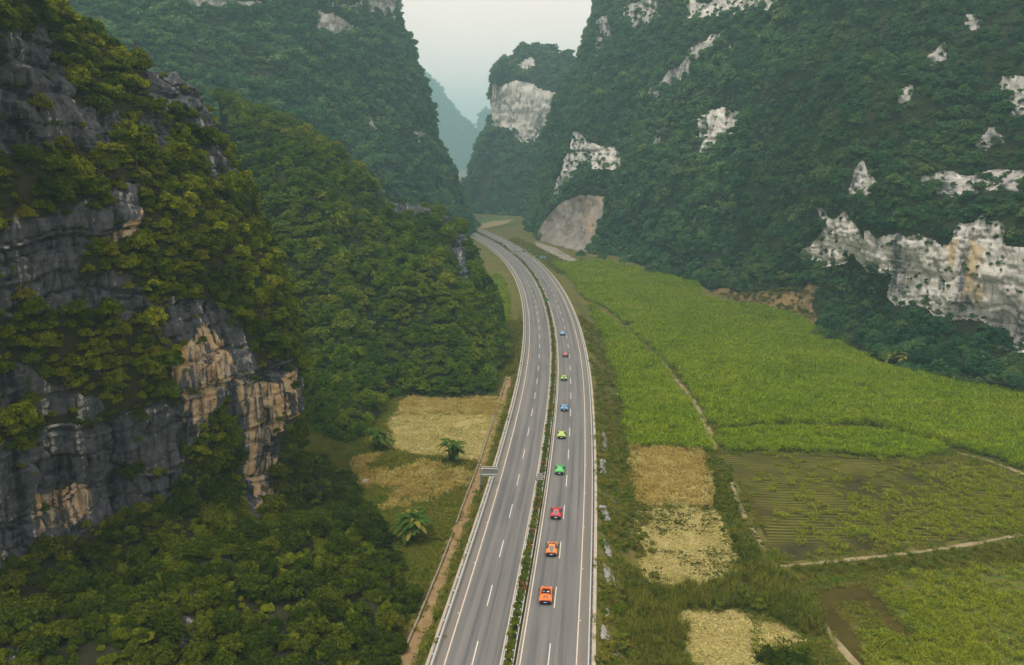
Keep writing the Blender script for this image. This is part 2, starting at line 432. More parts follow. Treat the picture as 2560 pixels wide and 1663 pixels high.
uvl.data.foreach_set('uv', UVv[vi].astype(np.float32).ravel())
at = me.attributes.new('shoulder', 'FLOAT', 'POINT')
nn = np.repeat(ncols, ns); shv = ((nn > 3.8) | (nn < -13.8) | ((nn > -6.3) & (nn < -3.8))).astype(np.float32)
at.data.foreach_set('value', shv)
road = obj('road', me); tag(road, 'grey asphalt dual carriageway curving through the valley', kind='structure')
def part_ribbon(name, n0, n1, z, mat, s0=0, s1=None, parent=road, step=2.0):
    mb = MB(); A, B = ribbon(n0, n1, s0, S_FAR if s1 is None else s1, z, step); mb.quadstrip(A, B)
    return mb.build(name, mat, parent)
part_ribbon('edge_line', 3.66, 3.84, .006, 'line_cream'); part_ribbon('edge_line', -3.86, -3.68, .006, 'line_cream')
part_ribbon('edge_line', -6.46, -6.28, .006, 'line_cream'); part_ribbon('edge_line', -13.88, -13.7, .006, 'line_cream')
dash = MB(); dash.quadstrip([(-3, .075, 0), (3, .075, 0)], [(-3, -.075, 0), (3, -.075, 0)]); dash_me = dash.mesh('lane_dash', 'line_white')
stud = MB(); stud.box((0, 0, .02), (.16, .16, .04)); stud_me = stud.mesh('road_stud', 'cap_white')
k = 0
while S0+15*k-6 < S_FAR-10 and k < 60:
    for n, off in ((0, 0), (-10.1, -.6)):
        s = S0+(15-.05*max(0, k-16)*.55)*k-3+off-.0
        if s < 3 or s > S_FAR-5: continue
        o = obj('lane_dash', dash_me, road); p = RP(s, n); o.location = (p[0], p[1], .006); o.rotation_euler = (0, 0, heading(s))
    for n in (4.0, -14.05):
        s = S0+15*k-9
        if 3 < s < 330:
            o = obj('road_stud', stud_me, road); p = RP(s, n); o.location = (p[0], p[1], 0.001)
    k += 1
# median: kerb strips and planted soil, a real step
def bar_along(name, n0, n1, z0, z1, mat, parent=None, s0=0, s1=None, step=2.0):
    s = np.arange(s0, S_FAR if s1 is None else s1, step); mb = MB()
    a, b2 = RP(s, n0), RP(s, n1)
    mb.quadstrip([(*p, z0) for p in a], [(*p, z1) for p in a]); mb.quadstrip([(*p, z1) for p in a], [(*p, z1) for p in b2])
    mb.quadstrip([(*p, z1) for p in b2], [(*p, z0) for p in b2])
    return mb.build(name, mat, parent)
bar_along('kerb', -4.28, -4.12, -.05, .12, 'kerb_concrete', road)
bar_along('kerb', -6.2, -6.08, -.05, .12, 'kerb_concrete', road)
bar_along('median_soil', -6.07, -4.29, -.05, .09, 'cane_ground', road)
bar_along('verge_kerb', 5.76, 6.3, -.4, .1, 'kerb_concrete', road)
bar_along('verge_kerb', -16.3, -15.91, -.4, .06, 'kerb_concrete', road)

# flat fields, laid over the valley floor
def refine(poly, step=2.5, jit=.35, seed=0):
    out = []; n = len(poly); r = random.Random(seed)
    for i in range(n):
        a = np.array(poly[i]); b2 = np.array(poly[(i+1) % n]); m = max(1, int(np.linalg.norm(b2-a)/step))
        for k in range(m):
            p = a+(b2-a)*k/m; out.append((p[0]+r.uniform(-jit, jit), p[1]+r.uniform(-jit, jit)))
    return out
def field(name, poly, z, mat, label, kind='structure', jit=.35, step=2.5, cat=None):
    pts = refine(poly, step, jit, len(name))
    bm = bmesh.new(); vs = [bm.verts.new((p[0], p[1], z)) for p in pts]
    f = bm.faces.new(vs)
    if f.normal.z < 0: f.normal_flip()
    bmesh.ops.triangulate(bm, faces=[f])
    bmesh.ops.recalc_face_normals(bm, faces=bm.faces)
    me = bpy.data.meshes.new(name); bm.to_mesh(me); bm.free(); me.materials.append(MATS[mat])
    o = obj(name, me); tag(o, label, cat, None, kind); return o
def gpoly(px, z): return [tuple(G(x, y, z)) for x, y in px]
ZR, ZL = -5.0, -3.0
P_CANE_A = F((1375, 955), (1365, 870), (1352, 800), (1340, 735), (1350, 700), (1400, 735), (1440, 765), (1520, 835), (1585, 905), (1620, 960), (1640, 1000), (1648, 1048), (1470, 1040), (1430, 1000))
P_CANE_B = F((1275, 612), (1420, 612), (1500, 635), (1620, 660), (1625, 690), (1700, 712), (1830, 715), (1860, 740), (1940, 800), (2040, 850), (2130, 872), (2380, 920), (2560, 960), (2560, 1150), (2380, 1092), (2250, 1052), (2100, 1008), (2000, 985), (1800, 990), (1655, 992), (1640, 955), (1600, 895), (1530, 825), (1450, 755), (1390, 715), (1330, 665))
P_CANE_C = F((1668, 1005), (1790, 1003), (1900, 1000), (2050, 1010), (2180, 1035), (2200, 1058), (2100, 1068), (1900, 1050), (1680, 1050))
P_MAIZE = C7((547, 530), (870, 555), (945, 808), (575, 805))
P_STRAW1 = C7((570, 818), (960, 812), (1050, 1040), (1030, 1150), (850, 1200), (640, 1185), (490, 1110), (485, 900))
P_STRAW2 = C7((765, 1290), (1060, 1290), (1120, 1340), (1165, 1580), (820, 1580), (780, 1380))
P_STRAW3 = C8((-20, 1335), (60, 1350), (165, 1445), (100, 1460), (-30, 1450))
P_VEG = C8((-30, 1465), (160, 1455), (260, 1600), (-30, 1600))
P_PADDY = F((1660, 1058), (1900, 1056), (2100, 1076), (2240, 1078), (2420, 1115), (2440, 1222), (2200, 1258), (1850, 1303), (1790, 1280), (1740, 1150), (1700, 1095))
P_POND1 = C7((1030, 640), (1075, 690), (1130, 790), (1172, 890), (1150, 900), (1100, 800), (1040, 690))
P_POND2 = C8((200, 1200), (300, 1185), (420, 1170), (500, 1200), (560, 1290), (640, 1370), (700, 1430), (640, 1440), (560, 1370), (480, 1290), (400, 1260), (330, 1290), (390, 1370), (460, 1480), (500, 1600), (430, 1600), (330, 1450), (250, 1330))
P_YOUNG = C8((480, 1190), (700, 1130), (1188, 1075), (1500, 1060), (1600, 1650), (470, 1650), (430, 1480), (420, 1370), (560, 1400), (680, 1440), (700, 1420), (560, 1280))
P_TRACK1 = [(1640*1.0756+0, 955*1.0756)]
field('straw_field', gpoly(P_STRAW1, ZR), ZR+.02, 'straw_ground', 'harvested straw field beside the road embankment below the dry maize', jit=1.1)
field('straw_field', gpoly(P_STRAW2, ZR), ZR+.02, 'straw_ground', 'small harvested straw plot behind the dark hedge at the bottom edge')
field('straw_field', gpoly(P_STRAW3, ZR), ZR+.02, 'straw_ground', 'narrow straw patch between hedge and vegetable plot')
field('vegetable_plot', gpoly(P_VEG, ZR), ZR+.03, 'green_ground', 'dark green vegetable plot at the bottom edge beside the canal path')
field('maize_field', gpoly(P_MAIZE, ZR), ZR+.025, 'straw_ground', 'soil of the square dry maize field')
for nm, pp, lb in (('cane_field', P_CANE_A, 'soil of the cane strip between the road and the diagonal track'), ('cane_field', P_CANE_B, 'soil of the large cane field under the white cliff'), ('cane_field', P_CANE_C, 'soil of the narrow cane strip above the flooded field')):
    q = [tuple(G(x, y, ZR)) for x, y in pp]
    q = [p for p in q if p[1] < 265] if nm != 'cane_field' else q
    if lb.startswith('soil of the large') or lb.startswith('soil of the cane strip'): continue
    field(nm, q, ZR+.02, 'cane_ground', lb)
# flooded field: furrow ridges standing out of shallow water
pad = gpoly(P_PADDY, ZR)
field('paddy_water', pad, ZR+.05, 'paddy_water', 'shallow olive water standing in the flooded furrowed field', jit=.2)
pp = np.array(pad); X0, X1, Y0, Y1 = pp[:, 0].min(), pp[:, 0].max(), pp[:, 1].min(), pp[:, 1].max()
def furrows(name, poly, base, per, amp, ang, mat, label):
    pp = np.array(poly); x0, x1, y0, y1 = pp[:, 0].min(), pp[:, 0].max(), pp[:, 1].min(), pp[:, 1].max()
    xs = np.arange(x0, x1, 1.5); ys = np.arange(y0, y1, per/6)
    X, Y = np.meshgrid(xs, ys)
    P3 = np.stack([X.ravel()*.12, Y.ravel()*.12, X.ravel()*0], 1); nz = fbm(P3, 3, 3).reshape(X.shape)
    ph = (Y+X*math.tan(ang)+nz*.8)/per
    Z = base+amp*np.sin(2*math.pi*ph)+nz*amp*1.3
    ny, nx = X.shape; i = (np.arange(ny-1)[:, None]*nx+np.arange(nx-1)[None, :])
    cx = (X[:-1, :-1]+.75).ravel(); cyy = (Y[:-1, :-1]+per/12).ravel()
    keep = inpoly(cx, cyy, poly); i = i.ravel()[keep]
    me = mesh_np(name, np.stack([X.ravel(), Y.ravel(), Z.ravel()], 1), np.stack([i, i+1, i+nx+1, i+nx], 1), mat, True)
    return tag(obj(name, me), label, kind='structure')
furrows('furrowed_field', pad, ZR-.01, 1.3, .13, rad(4), 'mud', 'low muddy furrow ridges rising from the flooded field')
field('canal_water', gpoly(P_POND2, ZR), ZR+.03, 'pond_water', 'brown canal water beside the young cane at the bottom edge', jit=.15)
field('canal_water', gpoly(P_POND1, ZR), ZR+.06, 'pond_water', 'narrow strip of brown water along the flooded field', jit=.15)
yg = gpoly(P_YOUNG, ZR)
furrows('cane_bed', yg, ZR+.03, 1.6, .12, rad(-14), 'green_ground', 'raised beds of the young cane field by the canal')
def track(name, px, z, w, mat, label, jit=.2, zoff=.05):
    P = np.array([G(x, y, z) for x, y in px]); t = np.r_[0, np.cumsum(np.linalg.norm(np.diff(P, axis=0), axis=1))]
    s = np.arange(0, t[-1], 1.5); X = np.interp(s, t, P[:, 0]); Y = np.interp(s, t, P[:, 1])
    tx, ty = np.gradient(X), np.gradient(Y); L = np.hypot(tx, ty)+1e-9; tx /= L; ty /= L
    ww = w*(1+.35*vnoise(np.stack([s*.2, s*0, s*0+z], 1), 9)); mb = MB()
    mb.quadstrip([(x-b2*h/2, y+a*h/2, z+zoff) for x, y, a, b2, h in zip(X, Y, tx, ty, ww)], [(x+b2*h/2, y-a*h/2, z+zoff) for x, y, a, b2, h in zip(X, Y, tx, ty, ww)])
    o = mb.build(name, mat); tag(o, label, kind='structure'); return o
TR1 = F((1665, 1045), (1645, 1000), (1625, 955), (1588, 900), (1525, 830), (1445, 760), (1395, 722))
TR2 = F((1815, 1318), (1880, 1311), (1950, 1305), (2100, 1288), (2200, 1275), (2300, 1258), (2420, 1235))
TR3 = C8((230, 1310), (280, 1390), (350, 1480), (450, 1590))
TR4 = C7((1020, 700), (1045, 780), (1090, 880), (1170, 1010))
TR5 = C8((880, 560), (960, 580), (1060, 610), (1188, 660), (1300, 700))
track('dirt_track', TR1, ZR, 1.6, 'path_soil', 'pale dirt track running diagonally between the cane fields')
track('dirt_track', TR2, ZR, 1.0, 'path_soil', 'pale dirt track on the bank below the flooded field', zoff=.09)
track('dirt_track', TR3, ZR, 1.2, 'path_soil', 'pale dirt path beside the brown canal at the bottom edge')
track('dirt_track', TR4, ZR, .9, 'path_soil', 'narrow dirt path down the green bank beside the flooded field', zoff=.09)
track('dirt_track', TR5, ZR, 1.3, 'path_soil', 'dirt track along the cane on the far edge of the flooded field')
# left of the road
P_LSTRAW = C6((700, 290), (1150, 300), (1075, 600), (960, 600), (620, 545), (605, 430))
P_LWEED = C6((620, 560), (960, 610), (1060, 620), (990, 780), (890, 1040), (760, 1350), (640, 1560), (740, 1250), (640, 980), (480, 760), (430, 590))
field('straw_field', gpoly(P_LSTRAW, ZL), ZL+.02, 'straw_ground', 'harvested straw field left of the road under the forested ridge', jit=1.2)
field('weed_field', gpoly(P_LWEED, ZL), ZL+.02, 'weed_ground', 'weedy fallow field with brown stalks left of the road')
# drainage ditch left of the road: earth strip with a low concrete wall in lengths
DIT = C6((1180, 210), (1125, 400), (1062, 600), (1000, 770), (900, 1050), (800, 1300), (690, 1560), (640, 1680))
track('ditch_bed', DIT, ZL, 2.8, 'dirt', 'orange earth bed of the drainage ditch left of the road', zoff=.04)
dw = empty('ditch_wall'); tag(dw, 'low weathered concrete wall lining the earth ditch left of the road', 'wall')
Pd = np.array([G(x-3, y, ZL) for x, y in DIT]); td = np.r_[0, np.cumsum(np.linalg.norm(np.diff(Pd, axis=0), axis=1))]
wall_me = MB().box((0, 0, .1), (3.98, .3, .8)).mesh('wall_length', 'concrete')
for s in np.arange(2, td[-1]-2, 4.0):
    if random.random() < .03: continue
    a = np.array([np.interp(s-2, td, Pd[:, k]) for k in (0, 1)]); b2 = np.array([np.interp(s+2, td, Pd[:, k]) for k in (0, 1)]); c = (a+b2)/2
    an = math.atan2(*(b2-a)[::-1]); nrm = np.array((-math.sin(an), math.cos(an)))
    if nrm[0] > 0: nrm = -nrm
    o = obj('wall_length', wall_me, dw); o.location = (*(c+nrm*.85), ZL+random.uniform(-.12, .05)); o.rotation_euler = (random.uniform(-.04, .04), 0, an)
# far fields and the quarry floor
def far_field(name, px, mat, label, zoff):
    P = refine([tuple(G(x, y, -1.5)) for x, y in px], 8, 1.0, 3)
    bm = bmesh.new(); vs = [bm.verts.new((x, y, -1.5+zoff)) for x, y in P]; f = bm.faces.new(vs)
    bmesh.ops.triangulate(bm, faces=[f]); bmesh.ops.recalc_face_normals(bm, faces=bm.faces)
    me = bpy.data.meshes.new(name); bm.to_mesh(me); bm.free(); me.materials.append(MATS[mat])
    return tag(obj(name, me), label, kind='structure')
far_field('far_field', [(1196, 546), (1250, 544), (1280, 552), (1290, 562), (1215, 571), (1198, 560)], 'far_green', 'distant green field at the bend of the road', .35)
far_field('far_field', [(1196, 562), (1225, 556), (1285, 549), (1262, 562), (1215, 572), (1199, 576)], 'far_tan', 'distant tan field beside the bend of the road', .5)
far_field('quarry_floor', [(1335, 604), (1390, 622), (1435, 648), (1445, 656), (1425, 657), (1385, 642), (1340, 618)], 'rock_quarry', 'pale gravel floor at the foot of the quarry', .4)

# ------------------------------------------------------------------ plant shapes
def leaf_cards(C, N, size, seed, aspect=1.9, jit=.35):
    """one diamond leaf (4 vertices) per centre C with rough facing N"""
    r = np.random.default_rng(seed); n = len(C)
    N = N+r.normal(0, .4, (n, 3)); N /= np.linalg.norm(N, axis=1)[:, None]+1e-9
    T = r.normal(0, 1, (n, 3)); T[:, 2] -= .3; T -= (T*N).sum(1)[:, None]*N; T /= np.linalg.norm(T, axis=1)[:, None]+1e-9
    B = np.cross(N, T); L = size*(1+r.uniform(-jit, jit, n))[:, None]; Wd = L/aspect
    V = np.stack([C-T*L*.5, C+B*Wd*.5+T*L*.06, C+T*L*.5-N*L*.12, C-B*Wd*.5+T*L*.06], 1).reshape(-1, 3)
    return V, np.arange(n*4).reshape(n, 4)
def crown_mesh(name, seed, nb, nl, leaf, mat, flat=.75, R=1.0, base=.25, inner=.35):
    """crown: many clumps of leaves over an uneven dome, open between the clumps"""
    r = np.random.default_rng(seed); Cs = []; Ns = []
    lean = r.normal(0, .12, 2)
    for k in range(nb):
        t = r.uniform(0, 2*math.pi); c = r.uniform(-.35, 1)
        rr = math.sqrt(max(0, 1-c*c)); q = r.uniform(.55, 1.0)
        ctr = np.array((rr*math.cos(t)*q, rr*math.sin(t)*q, c*q*flat))*R*.72
        ctr[:2] += lean*ctr[2]
        br = R*r.uniform(.22, .42)
        d = r.normal(0, 1, (nl, 3)); d /= np.linalg.norm(d, axis=1)[:, None]
        d[:, 2] = np.abs(d[:, 2])*.85-.18*(d[:, 2] < 0)
        P = ctr+d*br*r.uniform(inner, 1.0, (nl, 1))**.6
        Cs.append(P); Ns.append(d*.7+np.array((0, 0, .55)))
    C = np.concatenate(Cs); N = np.concatenate(Ns); C[:, 2] += base*R+.35*R
    V, Fq = leaf_cards(C, N, leaf, seed+1)
    return mesh_np(name, V, Fq, mat)
def trunk_mesh(name, seed, h, r0, mat='bark'):
    r = random.Random(seed); mb = MB(); p = Vector((0, 0, -.6)); rr = r0
    for k in range(3):
        q = p+Vector((r.uniform(-.12, .12)*h, r.uniform(-.12, .12)*h, h*.42)); mb.tube(p, q, rr, rr*.72, 6, False); p = q; rr *= .72
        if k:
            for j in range(2):
                a = r.uniform(0, 6.28); mb.tube(p, p+Vector((math.cos(a)*h*.4, math.sin(a)*h*.4, h*.35)), rr*.7, rr*.25, 5, False)
    return mb.mesh(name, mat)
def blade(mb_v, mb_f, base, az, length, width, rise, droop, segs=3):
    n = len(mb_v); ca, sa = math.cos(az), math.sin(az)
    for i in range(segs+1):
        t = i/segs; rad_ = length*t*math.cos(rise); z = length*(t*math.sin(rise)-droop*t*t)
        w = width*(1-t**1.6)*.5*(.55+.45*min(1, t*4))+.004
        cx, cyy, cz = base[0]+ca*rad_, base[1]+sa*rad_, base[2]+z
        mb_v.append((cx-sa*w, cyy+ca*w, cz)); mb_v.append((cx+sa*w, cyy-ca*w, cz))
    for i in range(segs): mb_f.append((n+2*i, n+2*i+1, n+2*i+3, n+2*i+2))
def tuft_patch(name, seed, size, plants, blades, h, width, mat, spread=(.6, 1.35), droop=(.35, .8), z0=(0, .5), rows=None):
    """a square metre-scale patch of grassy plants"""
    r = random.Random(seed); v = []; f = []
    for k in range(plants):
        x, y = r.uniform(-size/2, size/2), r.uniform(-size/2, size/2)
        if rows: y = round(y/rows)*rows+r.uniform(-.12, .12)
        hh = h*r.uniform(.75, 1.15)
        for j in range(blades):
            zb = hh*r.uniform(*z0)
            blade(v, f, (x+r.uniform(-.12, .12), y+r.uniform(-.12, .12), zb), r.uniform(0, 6.28), (hh-zb*.6)*r.uniform(.7, 1.1), width*r.uniform(.7, 1.3), r.uniform(*spread), r.uniform(*droop))
    me = bpy.data.meshes.new(name); me.from_pydata(v, [], f); me.update(); me.materials.append(MATS[mat]); return me
def litter_patch(name, seed, size, n, length, mat, h=.12):
    r = np.random.default_rng(seed); C = np.c_[r.uniform(-size/2, size/2, (n, 2)), r.uniform(.02, h, n)]
    N = np.tile((0, 0, 1.6), (n, 1)); V, Fq = leaf_cards(C, N, length, seed, aspect=4.5); return mesh_np(name, V, Fq, mat)
PROTO = {}
def proto(key, meshes):
    c = bpy.data.collections.new('shapes_'+key)
    for i, me in enumerate(meshes):
        o = bpy.data.objects.new(me.name+'_%02d' % i, me); c.objects.link(o)
    PROTO[key] = (c, meshes)
proto('near', [crown_mesh('near_bush', 100+i, 22, 105, .19, 'leaf_near', .7+.1*(i % 3)) for i in range(6)])
proto('talus', [crown_mesh('talus_bush', 200+i, 22, 105, .175, 'leaf_talus', .65+.1*(i % 3)) for i in range(6)])
proto('mid', [crown_mesh('mid_tree', 300+i, 18, 62, .215, 'leaf_mid', .75+.12*(i % 3)) for i in range(6)])
proto('dark', [crown_mesh('dark_tree', 350+i, 18, 62, .205, 'leaf_dark', .8+.12*(i % 3)) for i in range(5)])
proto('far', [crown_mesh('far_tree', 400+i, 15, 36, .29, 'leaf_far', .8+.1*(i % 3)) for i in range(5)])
proto('yellow', [crown_mesh('yellow_bush', 450+i, 16, 55, .25, 'leaf_yellow', .7) for i in range(3)])
proto('verge', [crown_mesh('verge_bush', 500+i, 12, 40, .26, 'leaf_verge', .6) for i in range(5)])
proto('cane', [tuft_patch('cane_patch', 600+i, 3.4, 30, 11, 2.7, .13, 'leaf_cane', z0=(.1, .6)) for i in range(6)])
proto('young', [tuft_patch('young_cane_patch', 620+i, 2.6, 10, 10, 1.5, .1, 'leaf_cane_young', z0=(0, .35)) for i in range(5)])
proto('reed', [tuft_patch('reed_patch', 640+i, 2.2, 26, 9, 2.0, .09, 'leaf_reed', spread=(.8, 1.45), droop=(.15, .55)) for i in range(5)])
proto('weed', [tuft_patch('weed_patch', 660+i, 2.4, 34, 7, .65, .08, 'leaf_verge', z0=(0, .3)) for i in range(5)])
proto('maize', [tuft_patch('maize_patch', 680+i, 2.4, 16, 8, 1.5, .1, 'leaf_maize', spread=(.5, 1.3), droop=(.6, 1.2), z0=(.1, .7), rows=.8) for i in range(5)])
proto('straw', [litter_patch('straw_patch', 700+i, 3.0, 170, .42, 'leaf_straw') for i in range(4)])
proto('lowgreen', [tuft_patch('low_weed_patch', 720+i, 2.0, 22, 7, .32, .09, 'leaf_talus', z0=(0, .2)) for i in range(4)])

# one tiny node tree: put shape number idx on every point with its own turn and size
def scatter_tree():
    ng = bpy.data.node_groups.new('plant_scatter', 'GeometryNodeTree')
    ng.interface.new_socket('Geometry', in_out='INPUT', socket_type='NodeSocketGeometry')
    ng.interface.new_socket('Shapes', in_out='INPUT', socket_type='NodeSocketCollection')
    ng.interface.new_socket('Geometry', in_out='OUTPUT', socket_type='NodeSocketGeometry')
    N = ng.nodes; gi = N.new('NodeGroupInput'); go = N.new('NodeGroupOutput'); ip = N.new('GeometryNodeInstanceOnPoints'); ci = N.new('GeometryNodeCollectionInfo')
    ci.inputs['Separate Children'].default_value = True; ci.inputs['Reset Children'].default_value = True
    def attr(nm, t):
        a = N.new('GeometryNodeInputNamedAttribute'); a.data_type = t; a.inputs[0].default_value = nm; return a.outputs[0]
    e2r = N.new('FunctionNodeEulerToRotation')
    L = ng.links
    L.new(gi.outputs[0], ip.inputs['Points']); L.new(gi.outputs[1], ci.inputs[0]); L.new(ci.outputs[0], ip.inputs['Instance'])
    ip.inputs['Pick Instance'].default_value = True
    L.new(attr('idx', 'INT'), ip.inputs['Instance Index']); L.new(attr('rot', 'FLOAT_VECTOR'), e2r.inputs[0]); L.new(e2r.outputs[0], ip.inputs['Rotation'])
    L.new(attr('scl', 'FLOAT_VECTOR'), ip.inputs['Scale']); L.new(ip.outputs[0], go.inputs[0])
    return ng
SCAT = scatter_tree()
def scatter(name, P, key, size, label, flat=None, tilt=None, cat=None, sizes=None):
    """kind stuff: plants nobody could count"""
    n = len(P); coll, ms = PROTO[key]
    me = bpy.data.meshes.new(name); me.vertices.add(n); me.vertices.foreach_set('co', np.asarray(P, np.float32).ravel())
    rot = np.zeros((n, 3)); rot[:, 2] = RNG.uniform(0, 6.283, n); rot[:, :2] = RNG.normal(0, .1, (n, 2)) if tilt is None else tilt
    sc = (size*np.exp(np.clip(RNG.normal(-.06, .4, n), -.8, .55)) if sizes is None else sizes)[:, None]*np.ones((n, 3)); sc[:, 2] *= (RNG.uniform(.8, 1.25, n) if flat is None else flat)
    for nm, t, d in (('rot', 'FLOAT_VECTOR', rot), ('scl', 'FLOAT_VECTOR', sc)):
        a = me.attributes.new(nm, t, 'POINT'); a.data.foreach_set('vector', d.astype(np.float32).ravel())
    a = me.attributes.new('idx', 'INT', 'POINT'); a.data.foreach_set('value', RNG.integers(0, len(ms), n).astype(np.int32))
    me.update()
    o = obj(name, me); md = o.modifiers.new('plants', 'NODES'); md.node_group = SCAT
    md[[i.identifier for i in SCAT.interface.items_tree if i.name == 'Shapes'][0]] = coll
    tag(o, label, cat, None, 'stuff'); return o
def fill(polys, spacing, z=None, jit=.5, excl=()):
    out = []
    for poly in polys:
        pp = np.array(poly); x0, y0 = pp.min(0); x1, y1 = pp.max(0)
        X, Y = np.meshgrid(np.arange(x0, x1, spacing), np.arange(y0, y1, spacing)); X = X.ravel(); Y = Y.ravel()
        X = X+RNG.uniform(-jit, jit, len(X))*spacing; Y = Y+RNG.uniform(-jit, jit, len(Y))*spacing
        k = inpoly(X, Y, poly)
        for e in excl: k &= ~inpoly(X, Y, e)
        out.append(np.c_[X[k], Y[k]])
    Q = np.concatenate(out)
    Z = gz(Q[:, 0], Q[:, 1]) if z is None else np.full(len(Q), z)
    return np.c_[Q, Z]

# ------------------------------------------------------------------ mountains: surfaces through surveyed points
def cr(P, n):
    """Catmull-Rom along axis 0 to n samples"""
    P = np.asarray(P, float); m = len(P)
    Q = np.concatenate([2*P[:1]-P[1:2], P, 2*P[-1:]-P[-2:-1]]); t = np.linspace(0, m-1-1e-9, n); i = t.astype(int); f = (t-i).reshape((-1,)+(1,)*(P.ndim-1))
    p0, p1, p2, p3 = Q[i], Q[i+1], Q[i+2], Q[i+3]
    return .5*((2*p1)+(-p0+p2)*f+(2*p0-5*p1+4*p2-p3)*f*f+(-p0+3*p1-3*p2+p3)*f**3)
class Hill:
    def __init__(s, cols, nu, nv, big=(60, 6), small=(15, 1.5), seed=1, keep_foot=True, back=((60, -20), (140, -70))):
        C = np.array([[W(*p) for p in c] for c in cols])           # columns x rows x 3
        add = []
        for dy, dz in back:
            a = C[:, -1].copy(); a[:, 1] += dy; a[:, 2] += dz; a[:, 0] *= (a[:, 1]/C[:, -1, 1]); add.append(a)
        s.nrow = C.shape[1]
        C = np.concatenate([C]+[a[:, None] for a in add], 1)
        P = cr(C, nu); P = cr(P.transpose(1, 0, 2), nv).transpose(1, 0, 2)
        s.nu, s.nv = nu, nv
        V = P.reshape(-1, 3); N = s.normals(V)
        k = fbm(V/big[0], 4, seed)*big[1]+fbm(V/small[0], 4, seed+9)*small[1]
        V = V+N*k[:, None]; s.V = V
        s.N = s.normals(V); s.px, s.py = proj(V); s.mask = np.zeros(len(V)); s.stain = np.zeros(len(V)); s.rid = np.full(len(V), -1)
    def normals(s, V):
        G_ = V.reshape(s.nu, s.nv, 3); a = np.gradient(G_, axis=0); b = np.gradient(G_, axis=1)
        n = np.cross(a, b); n /= np.linalg.norm(n, axis=2)[..., None]+1e-9; n = n.reshape(-1, 3)
        view = V-np.array((0, 0, CAM_H)); sgn = np.sign(np.mean((n*view).sum(1) < 0)-.5)
        return n*sgn
    def rock(s, polys, wob=26, seed=5):
        """bare rock where the photograph shows it, with ragged borders"""
        q = np.stack([s.px, s.py, s.px*0], 1); wx = fbm(q/70, 3, seed, .4)*wob*1.6; wy = fbm(q/55, 3, seed+3, .4)*wob*1.6
        for i, p in enumerate(polys):
            k = inpoly(s.px+wx, s.py+wy, p); s.mask[k] = 1; s.rid[k] = i
    def stains(s, polys, wob=15, seed=8):
        q = np.stack([s.px, s.py, s.px*0], 1); wx = fbm(q/40, 4, seed)*wob*1.5; wy = fbm(q/40, 4, seed+3)*wob*1.5
        for p in polys: s.stain[inpoly(s.px+wx, s.py+wy, p)] = 1
    def craggy(s, bed=2.6, joint=3.4, amp=.8, seed=3, everywhere=.25, gapw=.3):
        """beds and joints: every block sits at its own depth, joints are recessed"""
        V = s.V; N = s.N.copy(); N[:, 2] *= .3; N /= np.linalg.norm(N, axis=1)[:, None]+1e-9
        G3 = V.reshape(s.nu, s.nv, 3)
        al = np.zeros((s.nu, s.nv)); mid = G3[:, s.nv//3]; al[1:] = np.cumsum(np.linalg.norm(np.diff(mid, axis=0), axis=1))[:, None]; al = al.ravel()
        zz = V[:, 2]+.5*fbm(V/9, 3, seed)*bed+.03*al
        d = np.zeros(len(V))
        for (bd, jt, am, sd) in ((bed*3.1, joint*3.3, amp*1.5, seed), (bed, joint, amp, seed+20), (bed*.42, joint*.55, amp*.28, seed+40)):
            b = zz/bd; b = b+.35*np.sin(b*1.7+sd); bi = np.floor(b); bf = b-bi
            jw = jt*(.6+.9*hash1(bi, sd)); c = al/jw+hash1(bi, sd+1)*7+.25*fbm(V/4, 2, sd); ci = np.floor(c); cf = c-ci
            h = hash1(bi*131+ci*17, sd+2)-.5
            g = np.minimum(np.minimum(bf, 1-bf)*bd, np.minimum(cf, 1-cf)*jw)
            d += am*(h*1.7)-am*1.15*np.clip(1.25-g/(gapw*(.6+.25*bd/bed)), 0, 1)
        d += amp*.5*fbm(V/1.8, 3, seed+7)
        m = s.mask.reshape(s.nu, s.nv); m = m.astype(float)
        for _ in range(2): m[1:-1, 1:-1] = (m[1:-1, 1:-1]*2+m[:-2, 1:-1]+m[2:, 1:-1]+m[1:-1, :-2]+m[1:-1, 2:])/6
        m = np.clip((m.ravel() > .6)*m.ravel()+everywhere, 0, 1)
        s.V = V+N*(d*m)[:, None]
    def build(s, name, label, floor_mat, rock_mats, rock_labels):
        i = (np.arange(s.nu-1)[:, None]*s.nv+np.arange(s.nv-1)[None, :]).ravel(); Q = np.stack([i, i+1, i+s.nv+1, i+s.nv], 1)
        Fr = s.rid[Q].max(1)
        def sub(sel, nm, mat):
            q = Q[sel]; u, inv = np.unique(q, return_inverse=True)
            me = mesh_np(nm, s.V[u], inv.reshape(q.shape), mat, False)
            a = me.attributes.new('stain', 'FLOAT', 'POINT'); a.data.foreach_set('value', s.stain[u].astype(np.float32)); return me
        o = obj(name, sub(Fr < 0, name, floor_mat)); tag(o, label, kind='structure')
        for r in range(int(Fr.max())+1):
            if (Fr == r).sum() < 12: continue
            p = obj('rock_face', sub(Fr == r, 'rock_face', rock_mats[r] if isinstance(rock_mats, (list, tuple)) else rock_mats), o)
            if rock_labels: p['label'] = rock_labels[r] if isinstance(rock_labels, (list, tuple)) else rock_labels
        s.obj = o; return o
